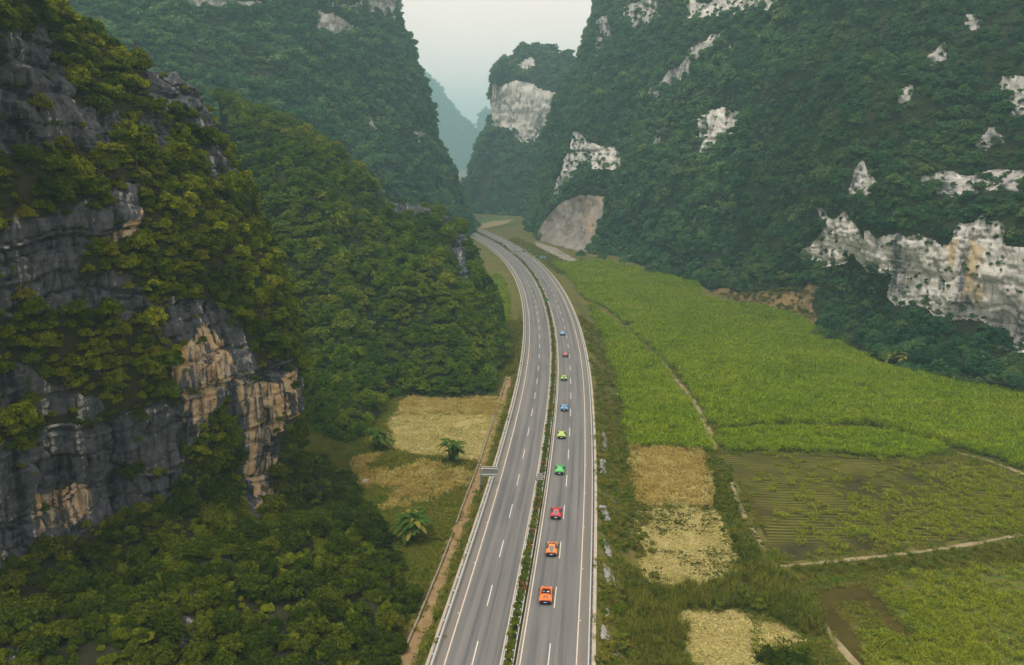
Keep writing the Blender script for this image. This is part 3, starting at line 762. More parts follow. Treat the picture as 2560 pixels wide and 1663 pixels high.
    def points(s, dens, margin=170, rockdens=0.0, extra=None, seed=2, back=.25):
        """points for plants, by area, on the bare-soil part"""
        r = np.random.default_rng(seed); G3 = s.V.reshape(s.nu, s.nv, 3)
        a = G3[1:, :-1]-G3[:-1, :-1]; b = G3[:-1, 1:]-G3[:-1, :-1]; ar = np.linalg.norm(np.cross(a, b), axis=2).ravel()
        i = (np.arange(s.nu-1)[:, None]*s.nv+np.arange(s.nv-1)[None, :]).ravel()
        vis = (s.px[i] > -margin) & (s.px[i] < 2560+margin) & (s.py[i] > -margin*.8) & (s.py[i] < 1663+margin)
        N = s.N[i]; view = s.V[i]-np.array((0, 0, CAM_H)); view /= np.linalg.norm(view, axis=1)[:, None]
        vis &= (N*view).sum(1) < back
        w = ar*vis*np.where(s.mask[i] > .5, rockdens, 1.0)
        if extra is not None: w = w*extra(s.px[i], s.py[i], s.V[i])
        n = r.poisson(w*dens); k = np.repeat(i, n); f1, f2 = r.random(len(k))[:, None], r.random(len(k))[:, None]
        P = s.V[k]+(s.V[k+s.nv]-s.V[k])*f1+(s.V[k+1]-s.V[k])*f2
        return P, s.N[k]

def in_left_fields(P):
    x, y = proj(P); return inpoly(x+12, y, P_LSTRAW) | inpoly(x-6, y, P_LWEED) | inpoly(x+10, y+10, P_LWEED)
# far blue ridges
h = Hill([[(900, 560, 3400), (900, 400, 3500), (900, 300, 3600)], [(1010, 540, 3400), (1010, 350, 3480), (1010, 215, 3580)], [(1075, 520, 3400), (1070, 370, 3480), (1062, 190, 3560)], [(1115, 510, 3380), (1112, 400, 3460), (1105, 232, 3540)], [(1160, 500, 3380), (1155, 420, 3440), (1150, 297, 3500)], [(1215, 495, 3380), (1205, 440, 3420), (1200, 332, 3480)], [(1290, 490, 3380), (1285, 430, 3420), (1280, 345, 3480)]], 90, 70, (160, 12), (40, 5), 21)
h.build('far_mountain', 'pale blue ridge in the haze at the end of the valley', 'far_forest', 'rock_grey', None)
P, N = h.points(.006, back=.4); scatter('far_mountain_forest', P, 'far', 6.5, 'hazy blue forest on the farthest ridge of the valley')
h = Hill([[(1120, 520, 3300), (1150, 420, 3400), (1170, 345, 3500)], [(1180, 505, 3300), (1185, 420, 3400), (1192, 330, 3500)], [(1230, 500, 3300), (1220, 400, 3400), (1208, 285, 3500)], [(1300, 500, 3300), (1300, 380, 3400), (1300, 265, 3500)]], 60, 50, (160, 10), (40, 5), 23)
h.build('far_mountain', 'faint blue peak between the far ridge and the rocky tower', 'far_forest', 'rock_grey', None)
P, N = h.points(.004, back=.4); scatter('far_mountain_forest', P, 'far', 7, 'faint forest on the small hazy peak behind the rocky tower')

# rocky tower in the middle of the valley
T = [[(1185, 560, 1120), (1180, 500, 1120), (1195, 430, 1130), (1210, 370, 1140), (1232, 310, 1150), (1236, 210, 1150), (1262, 160, 1190)],
     [(1160, 552, 960), (1165, 500, 965), (1180, 420, 970), (1205, 350, 985), (1228, 312, 1005), (1228, 205, 1008), (1258, 165, 1040)],
     [(1215, 548, 930), (1215, 500, 940), (1225, 430, 955), (1245, 365, 975), (1262, 318, 995), (1262, 208, 1000), (1290, 140, 1040)],
     [(1290, 552, 900), (1290, 500, 915), (1295, 430, 935), (1310, 385, 955), (1325, 345, 975), (1330, 222, 985), (1320, 122, 1040)],
     [(1360, 560, 890), (1360, 500, 905), (1365, 430, 925), (1375, 385, 945), (1390, 330, 970), (1390, 225, 985), (1385, 132, 1040)],
     [(1450, 560, 890), (1450, 500, 905), (1450, 430, 925), (1450, 385, 945), (1450, 330, 970), (1450, 215, 985), (1430, 145, 1040)]]
h = Hill(T, 170, 200, (70, 5), (18, 3), 31)
h.rock([F((1141, 195), (1170, 205), (1205, 190), (1240, 192), (1260, 215), (1300, 225), (1285, 260), (1262, 300), (1230, 330), (1205, 330), (1180, 300), (1142, 290)), F((1195, 165), (1230, 140), (1240, 152), (1210, 172))], 10)
h.craggy(8, 8, 1.0, 33, .1, .8)
h.build('tower_mountain', 'steep forested limestone tower in the middle of the valley', 'forest_floor', 'rock_white', 'pale banded limestone cliff on the tower')
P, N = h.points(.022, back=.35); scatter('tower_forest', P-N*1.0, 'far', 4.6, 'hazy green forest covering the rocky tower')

# big mountain left, behind the near ridge
L = [[(-260, 820, 260), (-260, 560, 320), (-260, 400, 350), (-260, 250, 385), (-260, 120, 420), (-260, 0, 450), (-260, -300, 520)],
     [(280, 800, 290), (280, 560, 345), (270, 420, 375), (260, 270, 405), (250, 150, 435), (230, 0, 470), (220, -300, 530)],
     [(620, 760, 345), (610, 560, 395), (600, 420, 425), (590, 270, 460), (580, 150, 490), (560, 0, 525), (550, -290, 590)],
     [(880, 700, 430), (870, 560, 470), (850, 420, 500), (820, 270, 530), (800, 150, 555), (765, 0, 590), (755, -270, 650)],
     [(1060, 640, 540), (1030, 520, 575), (1000, 400, 595), (960, 255, 615), (930, 150, 632), (890, 0, 660), (880, -260, 715)],
     [(1165, 597, 665), (1130, 500, 665), (1085, 400, 665), (1045, 255, 675), (1010, 150, 690), (960, 0, 712), (955, -255, 760)],
     [(1194, 588, 710), (1155, 500, 700), (1110, 400, 700), (1068, 255, 710), (1030, 150, 722), (985, 0, 745), (980, -250, 790)],
     [(1188, 584, 800), (1150, 500, 790), (1104, 400, 790), (1060, 255, 800), (1022, 150, 810), (975, 0, 830), (970, -250, 870)]]
h = Hill(L, 420, 300, (65, 9), (20, 4.5), 41)
ML_ROCK = [F((738, 30), (800, 40), (845, 55), (840, 80), (790, 80), (740, 75)), F((760, 0), (920, 0), (925, 38), (870, 28), (800, 15)), F((390, 0), (600, 0), (590, 15), (450, 22), (395, 12)),
           F((970, 310), (995, 310), (1005, 345), (985, 350), (965, 330)), F((800, 115), (860, 120), (860, 130), (805, 128)), F((855, 270), (900, 265), (900, 290), (860, 300), (850, 285))]
h.rock(ML_ROCK, 14); h.craggy(4, 7, 1.4, 43, .15, .9)
h.build('left_mountain', 'huge forested mountain rising left of the road bend', 'forest_floor', 'rock_grey', 'small pale cliff high on the left mountain')
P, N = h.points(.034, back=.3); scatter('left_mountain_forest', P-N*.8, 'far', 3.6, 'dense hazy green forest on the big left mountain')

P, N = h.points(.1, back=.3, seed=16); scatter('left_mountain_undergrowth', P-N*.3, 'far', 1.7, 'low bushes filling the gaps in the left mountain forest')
# big mountain right
Rr = [[(3100, 1250, 170), (3100, 1000, 195), (3100, 560, 200), (3100, 300, 230), (3100, 0, 270), (3100, -400, 330)],
      [(2560, 1000, 228), (2560, 870, 262), (2560, 560, 266), (2560, 330, 300), (2560, 0, 345), (2560, -330, 410)],
      [(2291, 942, 254), (2280, 790, 288), (2270, 545, 292), (2260, 330, 325), (2240, 0, 385), (2200, -310, 450)],
      [(2060, 835, 318), (2040, 700, 345), (2030, 530, 352), (2020, 320, 385), (2000, 0, 450), (1960, -300, 520)],
      [(1764, 745, 402), (1764, 640, 425), (1770, 480, 450), (1780, 300, 485), (1790, 0, 550), (1780, -290, 620)],
      [(1560, 668, 520), (1560, 580, 545), (1565, 440, 560), (1580, 280, 590), (1610, 0, 650), (1620, -270, 720)],
      [(1400, 632, 590), (1420, 560, 612), (1440, 420, 628), (1475, 270, 655), (1530, 0, 715), (1550, -260, 780)],
      [(1312, 574, 770), (1330, 520, 760), (1358, 420, 752), (1400, 270, 768), (1498, 0, 805), (1520, -260, 860)],
      [(1330, 566, 950), (1345, 520, 940), (1372, 420, 940), (1412, 270, 950), (1512, 0, 970), (1535, -260, 1000)]]
h = Hill(Rr, 760, 440, (60, 10), (20, 4.5), 51)
MR_ROCK = [F((1880, 575), (1900, 560), (1905, 500), (1960, 490), (1985, 520), (1995, 555), (2000, 580), (2010, 540), (2100, 555), (2150, 560), (2200, 555), (2230, 510), (2300, 505), (2330, 560), (2400, 580), (2470, 600), (2470, 860), (2380, 825), (2310, 800), (2290, 750), (2240, 735), (2170, 740), (2110, 715), (2070, 690), (2060, 640), (2010, 630), (1990, 600), (1960, 590), (1950, 600), (1900, 610), (1870, 600)),
           F((2120, 440), (2190, 410), (2240, 395), (2350, 390), (2440, 380), (2440, 420), (2330, 440), (2180, 440)), F((1975, 400), (2010, 390), (2050, 430), (2020, 450), (1975, 440)),
           F((2330, 190), (2440, 180), (2440, 280), (2350, 275), (2320, 230)), F((1620, 290), (1680, 255), (1715, 265), (1710, 330), (1670, 345), (1620, 340)),
           F((1290, 460), (1310, 380), (1325, 315), (1350, 310), (1380, 320), (1440, 340), (1440, 375), (1400, 400), (1370, 390), (1340, 420), (1320, 440), (1300, 465)),
           F((1590, 0), (1800, -10), (1790, 20), (1700, 40), (1650, 62), (1600, 60)), F((1600, 120), (1650, 80), (1690, 85), (1690, 112), (1620, 130)), F((1375, 60), (1400, 50), (1410, 85), (1390, 130), (1370, 140)),
           F((1450, 0), (1530, -10), (1520, 60), (1470, 80), (1445, 50)), F((1505, 320), (1530, 320), (1530, 360), (1510, 365)), F((2150, 130), (2190, 110), (2200, 150), (2160, 160)), F((2240, 30), (2290, 30), (2280, 70), (2240, 60)),
           F((2090, 205), (2110, 200), (2112, 230), (2092, 235)), F((2300, 300), (2330, 330), (2290, 350), (2270, 335)), F((1515, 195), (1600, 130), (1615, 150), (1520, 215))]
SCAR = F((1600, 690), (1660, 684), (1715, 684), (1780, 670), (1840, 662), (1895, 690), (1915, 740), (1880, 770), (1800, 760), (1640, 720))
EARTH = [(x, y+6) for x, y in SCAR]
QUARRY = F((1250, 540), (1275, 500), (1310, 470), (1350, 455), (1405, 458), (1395, 500), (1375, 560), (1340, 608), (1300, 590), (1258, 575))
h.rock(MR_ROCK+[QUARRY, SCAR], 17)
h.rock([QUARRY], 8, 77); h.rid[(h.rid == 0) & inpoly(h.px, h.py, [(1300, 450), (1560, 450), (1560, 700), (1300, 700)])] = len(MR_ROCK)
h.rid[inpoly(h.px, h.py, QUARRY)] = len(MR_ROCK); h.mask[h.rid == len(MR_ROCK)+1] = .51; h.mask[h.rid == len(MR_ROCK)] = .51
h.stains([F((2200, 560), (2270, 540), (2290, 600), (2270, 660), (2220, 640)), F((2230, 650), (2290, 660), (2280, 700), (2230, 690)), F((1350, 460), (1410, 460), (1395, 500), (1370, 560), (1350, 520))])
h.craggy(6.5, 5.0, .62, 53, .1, .5)
h.build('right_mountain', 'huge forested mountain with pale cliffs right of the valley', 'forest_floor', ['rock_white', 'rock_grey', 'rock_grey', 'rock_grey', 'rock_white', 'rock_white', 'rock_white']+['rock_grey']*(len(MR_ROCK)-7)+['rock_quarry', 'earth_scar'],
        ['long white streaked cliff above the cane field']+['pale cliff band on the right mountain']*(len(MR_ROCK)-1)+['grey quarry cut beside the road', 'orange brown earth scar behind the cane'])
HR = h
P, N = h.points(.22, rockdens=1.0, extra=lambda x, y, v: inpoly(x, y, SCAR)*1.0, seed=33); scatter('scar_scrub', P, 'verge', 1.0, 'scattered scrub on the brown earth scar behind the cane')
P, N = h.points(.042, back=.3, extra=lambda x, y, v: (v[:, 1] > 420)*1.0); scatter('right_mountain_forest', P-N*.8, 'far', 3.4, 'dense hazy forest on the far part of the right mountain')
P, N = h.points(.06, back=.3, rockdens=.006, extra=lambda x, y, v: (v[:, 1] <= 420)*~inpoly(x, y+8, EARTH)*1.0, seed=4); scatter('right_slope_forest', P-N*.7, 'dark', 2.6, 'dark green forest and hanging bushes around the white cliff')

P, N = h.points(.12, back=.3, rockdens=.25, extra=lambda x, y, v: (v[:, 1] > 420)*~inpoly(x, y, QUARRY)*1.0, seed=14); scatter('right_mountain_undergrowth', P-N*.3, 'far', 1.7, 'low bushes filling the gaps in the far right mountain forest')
P, N = h.points(.2, back=.3, rockdens=.2, extra=lambda x, y, v: (v[:, 1] <= 420)*~inpoly(x, y+4, EARTH)*1.0, seed=15); scatter('right_slope_undergrowth', P-N*.3, 'dark', 1.15, 'low bushes filling the gaps around the white cliff')

# wooded ridge left of the road, middle distance
M = [[(790, 1170, 185), (740, 900, 225), (690, 650, 250), (620, 430, 268), (545, 235, 300)],
     [(893, 1110, 188), (850, 880, 225), (790, 650, 250), (730, 470, 266), (645, 290, 300)],
     [(985, 995, 222), (940, 820, 240), (880, 640, 258), (830, 500, 272), (745, 338, 302)],
     [(1090, 998, 221), (1060, 830, 240), (1010, 680, 258), (950, 560, 275), (865, 395, 308)],
     [(1185, 1000, 221), (1165, 860, 240), (1125, 730, 258), (1060, 615, 280), (965, 505, 312)],
     [(1235, 965, 232), (1222, 870, 250), (1195, 770, 265), (1145, 665, 285), (1080, 540, 314)],
     [(1262, 880, 278), (1248, 815, 285), (1240, 758, 292), (1208, 690, 300), (1145, 580, 318)],
     [(1250, 845, 330), (1236, 790, 330), (1225, 745, 330), (1190, 685, 335), (1132, 590, 342)]]
h = Hill(M, 300, 240, (40, 3.5), (12, 1.6), 61, back=((35, -12), (90, -60)))
h.rock([F((1015, 510), (1040, 505), (1055, 520), (1050, 555), (1020, 560)), F((1052, 560), (1085, 550), (1090, 600), (1095, 660), (1070, 665), (1060, 620), (1050, 600)), F((850, 450), (900, 445), (960, 455), (1000, 470), (1000, 490), (930, 490), (860, 465)), F((800, 370), (850, 375), (845, 400), (810, 395)), F((630, 510), (670, 515), (660, 535), (630, 530)), F((990, 650), (1020, 645), (1020, 680), (1000, 670)), F((600, 600), (625, 620), (625, 720), (600, 720))], 12)
h.craggy(2.2, 2.8, .9, 63, .15)
h.build('wooded_ridge', 'green wooded ridge with small grey crags left of the road', 'forest_floor', 'rock_dark', 'small grey crag on the wooded ridge')
P, N = h.points(.115, back=.35, rockdens=.012); k = ~(in_left_fields(P) & (P[:, 2] < 6)); P = P[k]; N = N[k]; scatter('ridge_forest', P-N*.6, 'mid', 2.1, 'dense olive green forest on the ridge left of the road')
HM = h
P, N = h.points(.3, back=.35, rockdens=.05, seed=17); P = P[~(in_left_fields(P) & (P[:, 2] < 6))]; scatter('ridge_undergrowth', P, 'mid', 1.0, 'low bushes filling the gaps in the ridge forest')

# near dark cliff on the left, with the wooded slope under it
K = [[(-330, 2300, 55), (-330, 1900, 64), (-330, 1520, 78), (-330, 1150, 79), (-330, 700, 82), (-330, 330, 86), (-330, -150, 94)],
     [(330, 2080, 68), (180, 1700, 80), (0, 1400, 92), (0, 1050, 93), (0, 650, 97), (0, 330, 103), (-10, -120, 112)],
     [(640, 1900, 80), (450, 1560, 92), (230, 1325, 104), (230, 1000, 105), (230, 620, 111), (215, 330, 119), (120, 15, 132)],
     [(890, 1720, 92), (680, 1450, 104), (460, 1240, 116), (460, 950, 118), (450, 600, 126), (395, 345, 136), (335, 160, 150)],
     [(985, 1520, 108), (790, 1350, 118), (600, 1215, 129), (635, 940, 133), (590, 620, 143), (510, 385, 153), (455, 210, 166)],
     [(930, 1310, 140), (830, 1295, 139), (730, 1262, 141), (752, 1000, 147), (722, 770, 153), (615, 480, 162), (535, 325, 172)],
     [(840, 1180, 175), (780, 1150, 172), (715, 1130, 172), (725, 960, 174), (690, 770, 180), (590, 490, 190), (520, 335, 198)]]
h = Hill(K, 640, 600, (28, 2.2), (9, .9), 71, back=((25, -3), (60, -40)))
K_ROCK = [F((-30, 60), (110, 80), (150, 130), (160, 240), (190, 260), (190, 340), (120, 350), (60, 340), (-30, 345)),
          F((-30, 510), (100, 490), (200, 470), (290, 480), (300, 560), (200, 555), (170, 600), (175, 690), (90, 720), (-30, 740)),
          F((150, 270), (260, 250), (300, 330), (250, 360), (170, 320)),
          F((180, 650), (300, 640), (360, 690), (420, 700), (480, 720), (560, 760), (590, 840), (480, 870), (390, 830), (350, 760), (210, 720)),
          F((385, 850), (440, 790), (490, 740), (560, 780), (600, 850), (640, 830), (690, 830), (722, 940), (690, 990), (640, 1000), (660, 1100), (640, 1190), (580, 1190), (560, 1010), (480, 1000), (430, 1040), (420, 950)),
          F((-30, 1085), (60, 1020), (200, 980), (420, 930), (435, 1140), (330, 1190), (200, 1225), (110, 1280), (-30, 1330)),
          F((345, 150), (400, 140), (470, 160), (510, 195), (525, 300), (510, 350), (470, 310), (420, 270), (360, 250)),
          F((470, 330), (540, 340), (560, 420), (520, 430), (470, 390)), F((580, 400), (610, 420), (620, 480), (590, 480)),
          F((0, 860), (60, 850), (130, 900), (250, 930), (200, 970), (60, 960), (-30, 990)), F((400, 1440), (460, 1430), (470, 1500), (440, 1520), (410, 1480)), F((20, 1500), (80, 1490), (90, 1560), (20, 1580)),
          F((560, 1150), (600, 1150), (600, 1220), (570, 1215)), F((250, 440), (330, 430), (340, 520), (290, 560), (240, 500)), F((320, 250), (400, 290), (420, 380), (360, 360), (310, 310))]
h.rock(K_ROCK, 20)
h.stains([F((390, 850), (480, 750), (530, 800), (560, 850), (540, 900), (440, 1000), (430, 930)), F((560, 880), (640, 900), (680, 860), (690, 980), (640, 1010), (650, 1180), (590, 1180), (570, 1020)), F((60, 1150), (210, 1130), (230, 1190), (90, 1240)), F((240, 560), (330, 480), (310, 560), (200, 560))])
h.craggy(3.6, 3.4, .6, 73, .12, .24)
h.build('near_cliff', 'dark bedded limestone cliff rising close on the left', 'forest_floor_near', 'rock_dark', 'bare dark bedded rock with pale and orange stains')
HK = h
up = lambda x, y, v: ((v[:, 2] > 15) & ~inpoly(x, y, F((0, 1330), (430, 1150), (560, 1200), (700, 1200), (1100, 1300), (1100, 1700), (0, 1700))))
P, N = h.points(.16, back=.5, rockdens=.014, extra=lambda x, y, v: up(x, y, v)*1.0, seed=7)
scatter('cliff_shrubbery', P+N*.1-np.array((0, 0, .45)), 'near', 1.55, 'olive green shrubs and creepers growing over the near dark cliff')
P, N = h.points(.27, back=.5, rockdens=.04, extra=lambda x, y, v: (~up(x, y, v))*1.0, seed=8)
P = P[~(in_left_fields(P) & (P[:, 2] < 8))]; scatter('slope_shrubbery', P-np.array((0, 0, .6)), 'talus', 1.45, 'dense dark green thicket on the slope under the near cliff')
P, N = h.points(.5, back=.5, rockdens=.05, seed=18); P = P[~(in_left_fields(P) & (P[:, 2] < 8))]
scatter('cliff_creepers', P-np.array((0, 0, .25)), 'near', .7, 'small creepers and tufts covering the ground of the near cliff and slope')

# ------------------------------------------------------------------ crops and wild growth on the valley floor (stuff)
def gp(px, z=ZR): return [tuple(G(x, y, z)) for x, y in px]
def gpf(px):      # outline on the right-hand floor, which rises far away
    out = []
    for x, y in px:
        z = -5.0
        for _ in range(6):
            p = G(x, y, z); z = float(floor_r(p[1]))
        out.append(tuple(p))
    return out
lift = 1.6        # crop tops hide the ground behind: outlines were read at mid height
A_ = gpf(P_CANE_A); B_ = gpf(P_CANE_B); C_ = gp(P_CANE_C)
def near_track(x, y):
    d = np.full(len(x), 99.0)
    for tr in (TR1, TR2, TR3, TR4, TR5):
        P = np.array([G(a, b2, ZR) for a, b2 in tr])
        for a, b2 in zip(P[:-1], P[1:]):
            e = b2-a; t = np.clip(((x-a[0])*e[0]+(y-a[1])*e[1])/(e@e), 0, 1); d = np.minimum(d, np.hypot(x-a[0]-t*e[0], y-a[1]-t*e[1]))
    return d
Pc = fill([A_, B_], 2.25); Pc = Pc[near_track(Pc[:, 0], Pc[:, 1]) > 2.4]
n_, s__ = road_n(Pc[:, 0], Pc[:, 1]); Pc = Pc[n_ > 15.5]
scatter('sugar_cane', Pc-np.array((0, 0, .1)), 'cane', 1.0, 'tall green sugar cane filling the large fields right of the road', flat=RNG.uniform(.85, 1.15, len(Pc))*(1+.28*fbm(np.c_[Pc[:, :2]*.06, Pc[:, :1]*0], 3, 21)), tilt=RNG.normal(0, .08, (len(Pc), 2)), sizes=RNG.uniform(.85, 1.15, len(Pc)))
Pc = fill([C_], 2.0); scatter('sugar_cane', Pc, 'cane', .8, 'narrow strip of lower sugar cane above the flooded field', sizes=RNG.uniform(.65, .9, len(Pc)), tilt=RNG.normal(0, .05, (len(Pc), 2)))
LC = [tuple(G(x, y, -1.6)) for x, y in F((1150, 640), (1195, 640), (1212, 700), (1208, 745), (1150, 752), (1160, 700))]
Pc = fill([LC], 2.2); n_, s__ = road_n(Pc[:, 0], Pc[:, 1]); Pc = Pc[n_ < -22]
scatter('sugar_cane', Pc, 'cane', .8, 'patch of green cane left of the road under the ridge', sizes=RNG.uniform(.6, .8, len(Pc)))
# flooded field: loose cane tufts, thicker towards the right
Pp = fill([pad], 1.5, ZR+.02); pxx, pyy = proj(Pp)
dn = fbm(np.c_[Pp[:, :2]*.09, Pp[:, :1]*0], 3, 12)*.9+(pxx-2150)/650+np.where(pyy < 1165, -.15, .1)
k = RNG.random(len(Pp)) < np.clip(dn+.3, .07, .85); Pp = Pp[k]
scatter('young_cane', Pp+np.array((0, 0, .05)), 'young', .6, 'loose tufts of cane standing in the flooded field', sizes=RNG.uniform(.5, 1.0, len(Pp)))
Pp = fill([yg], 1.25, ZR+.05); dn = fbm(np.c_[Pp[:, :2]*.12, Pp[:, :1]*0], 3, 14)
k = RNG.random(len(Pp)) < np.clip(.74+dn*1.4, .35, 1); Pp = Pp[k]
scatter('young_cane', Pp, 'young', .9, 'bright young cane in the beds beside the brown canal', sizes=RNG.uniform(.6, 1.05, len(Pp)))
Pm = fill([gp(P_MAIZE)], 1.55, ZR); scatter('dry_maize', Pm, 'maize', 1, 'dry yellow maize stalks in the square field right of the road', tilt=np.zeros((len(Pm), 2)), sizes=RNG.uniform(.85, 1.15, len(Pm)))
ST = [gp(P_STRAW1), gp(P_STRAW2), gp(P_STRAW3), gp(P_LSTRAW, ZL)]
Ps = np.concatenate([fill(ST[:3], 1.9, ZR+.02), fill(ST[3:], 1.9, ZL+.02)])
scatter('straw_litter', Ps, 'straw', 1, 'cut straw and maize leaves strewn over the harvested fields', tilt=np.zeros((len(Ps), 2)))
Ps = fill(ST[:1], 1.1, ZR+.02); dn = fbm(np.c_[Ps[:, :2]*.16, Ps[:, :1]*0], 4, 16); Ps = Ps[RNG.random(len(Ps)) < np.clip(dn*3.0+.28, .04, .85)]
scatter('low_weeds', Ps, 'lowgreen', 1, 'patches of low green weeds in the harvested straw field')
Ps = fill([gp(P_VEG)], .8, ZR+.03); scatter('vegetable_leaves', Ps, 'lowgreen', 1.3, 'dark green leaves of the vegetable plot')
PL1 = C6((690, 300), (1140, 310), (1120, 385), (660, 385))
Ps = fill([gp(PL1, ZL)], 1.6, ZL); scatter('dry_maize', Ps, 'maize', 1, 'dry maize stalks along the far edge of the left straw field', sizes=RNG.uniform(.7, .95, len(Ps)))
Ps = fill([gp(P_LWEED, ZL)], 1.35, ZL); dn = fbm(np.c_[Ps[:, :2]*.11, Ps[:, :1]*0], 4, 18); px_, py_ = proj(Ps)
mz = inpoly(px_, py_, C6((430, 560), (640, 560), (900, 640), (1050, 650), (960, 780), (600, 830), (470, 690)))
d3 = np.full(len(Ps), 99.0); dP = np.array([G(x, y, ZL) for x, y in DIT])
for a, b2 in zip(dP[:-1], dP[1:]):
    e = b2-a; t = np.clip(((Ps[:, 0]-a[0])*e[0]+(Ps[:, 1]-a[1])*e[1])/(e@e), 0, 1); d3 = np.minimum(d3, np.hypot(Ps[:, 0]-a[0]-t*e[0], Ps[:, 1]-a[1]-t*e[1]))
Ps = Ps[d3 > 1.9]; dn = dn[d3 > 1.9]; mz = mz[d3 > 1.9]
k = mz & (dn > -.12); scatter('dry_maize', Ps[k], 'maize', 1, 'brown withered maize among weeds left of the road', sizes=RNG.uniform(.6, .95, k.sum()))
scatter('field_weeds', Ps[~k], 'weed', 1, 'green and tawny weeds in the fallow field left of the road')
# grass all over the open floor: verges, banks, field margins
allf = ST+[gp(P_MAIZE), pad, yg, C_, gp(P_POND1), gp(P_POND2), gp(P_VEG)]
Q = fill([[(-75, 82), (120, 82), (175, 250), (140, 330), (40, 330), (-60, 330)]], 1.45)
n_, s__ = road_n(Q[:, 0], Q[:, 1]); k = (n_ > 6.6) | (n_ < -16.6)
for e in allf: k &= ~inpoly(Q[:, 0], Q[:, 1], e)
k &= ~inpoly(Q[:, 0], Q[:, 1], A_) & ~inpoly(Q[:, 0], Q[:, 1], B_) & (near_track(Q[:, 0], Q[:, 1]) > 1.1)
dP = np.array([G(x, y, ZL) for x, y in DIT]); dd = np.full(len(Q), 99.0)
for a, b2 in zip(dP[:-1], dP[1:]):
    e = b2-a; t = np.clip(((Q[:, 0]-a[0])*e[0]+(Q[:, 1]-a[1])*e[1])/(e@e), 0, 1); dd = np.minimum(dd, np.hypot(Q[:, 0]-a[0]-t*e[0], Q[:, 1]-a[1]-t*e[1]))
k &= dd > 1.8
Q = Q[k]; n_ = n_[k]
px_, py_ = proj(Q); k = (px_ > -60) & (px_ < 2620) & (py_ < 1720); Q = Q[k]; n_ = n_[k]; px_ = px_[k]; py_ = py_[k]
scatter('verge_grass', Q, 'weed', 1, 'rough green and tawny grass on verges and banks beside the road and fields', sizes=RNG.uniform(.7, 1.4, len(Q)))
far_q = fill([[tuple(G(x, y, -1.5)) for x, y in ((1290, 596), (1345, 622), (1400, 650), (1440, 665), (1400, 690), (1330, 640), (1270, 604))]], 3.0)
n_f, _s = road_n(far_q[:, 0], far_q[:, 1]); far_q = far_q[n_f > 7]
scatter('verge_grass', far_q, 'weed', 2, 'olive grass on the verge below the quarry', sizes=RNG.uniform(1.8, 2.8, len(far_q)))
# reeds and bushes on the embankment and around the plots at the bottom edge
RE = [gp(C7((370, 1150), (480, 1110), (640, 1195), (850, 1205), (1030, 1160), (1100, 1290), (900, 1285), (760, 1290), (780, 1380), (820, 1600), (350, 1600)))]
RE.append(gp(C7((1055, 1040), (1110, 1010), (1190, 1100), (1188, 1150)) + C8((60, 1120), (130, 1200), (190, 1290), (260, 1400), (220, 1420), (120, 1380), (40, 1330), (-30, 1290), (-100, 1180))))
Pr = fill(RE, 1.25); n_r, _s = road_n(Pr[:, 0], Pr[:, 1]); Pr = Pr[n_r > 11]
scatter('tall_reeds', Pr, 'reed', 1, 'tall dark green reeds between the road bank and the straw plots', sizes=RNG.uniform(.7, 1.25, len(Pr)))
BK = [gp(C8((110, 1110), (400, 1060), (800, 1020), (1188, 975), (1300, 1060), (800, 1090), (420, 1110), (180, 1140)))]
Pr = fill(BK, 1.4, ZR); Pr = Pr[near_track(Pr[:, 0], Pr[:, 1]) > 1.4]
scatter('tall_reeds', Pr, 'reed', .7, 'low tawny reeds on the bank below the flooded field', sizes=RNG.uniform(.35, .7, len(Pr)))
BS = gp(C7((880, 570), (930, 560), (1000, 690), (1040, 800), (1100, 920), (1140, 990), (1060, 1040), (960, 810)))
Pr = fill([BS], 1.3, ZR); Pr = Pr[near_track(Pr[:, 0], Pr[:, 1]) > .9]; scatter('green_bank', Pr, 'lowgreen', 1.8, 'fresh green growth on the bank beside the flooded field')
STONES = [C7((415, 455), (440, 500), (437, 560), (415, 555)), C7((408, 595), (430, 598), (432, 665), (412, 665)), C7((405, 810), (432, 815), (458, 880), (430, 880)),
          C7((423, 965), (455, 1020), (462, 1060), (440, 1040)), C7((425, 1085), (470, 1130), (475, 1185), (440, 1180)), C7((433, 1290), (445, 1300), (447, 1335), (437, 1330)), C7((415, 1370), (450, 1390), (455, 1440), (420, 1430))]
def on_stone(x, y): 
    r = np.zeros(len(x), bool)
    for p in STONES: r |= inpoly(x, y, [(a+dx*2.0 if 0 else a, b2) for (a, b2), dx in zip(p, [0]*len(p))])
    return r
Qb = fill([[(-60, 84), (60, 84), (70, 330), (-60, 330)]], 1.5); n_b, s_b = road_n(Qb[:, 0], Qb[:, 1])
k = ((n_b > 6.9) & (n_b < 17)) | ((n_b < -17) & (n_b > -20.6))
dnv = fbm(np.c_[Qb[:, :2]*.14, Qb[:, :1]*0], 3, 19); k &= (RNG.random(len(Qb)) < .62+dnv)
dq = np.full(len(Qb), 99.0)
for a, b2 in zip(dP[:-1], dP[1:]):
    e = b2-a; t = np.clip(((Qb[:, 0]-a[0])*e[0]+(Qb[:, 1]-a[1])*e[1])/(e@e), 0, 1); dq = np.minimum(dq, np.hypot(Qb[:, 0]-a[0]-t*e[0], Qb[:, 1]-a[1]-t*e[1]))
k &= dq > 2.1
pb, qb = proj(Qb); k &= ~on_stone(pb, qb); Qb2 = Qb[k]
for p in STONES:
    pass
scatter('bank_bushes', Qb2-np.array((0, 0, .25)), 'verge', .95, 'low olive and rusty bushes on the road embankment', sizes=RNG.uniform(.55, 1.2, len(Qb2)))
Qt = fill([gp(C6((430, 600), (480, 770), (640, 1000), (740, 1260), (640, 1580), (560, 1580), (640, 1260), (560, 1000), (400, 800)), ZL)], 2.0)
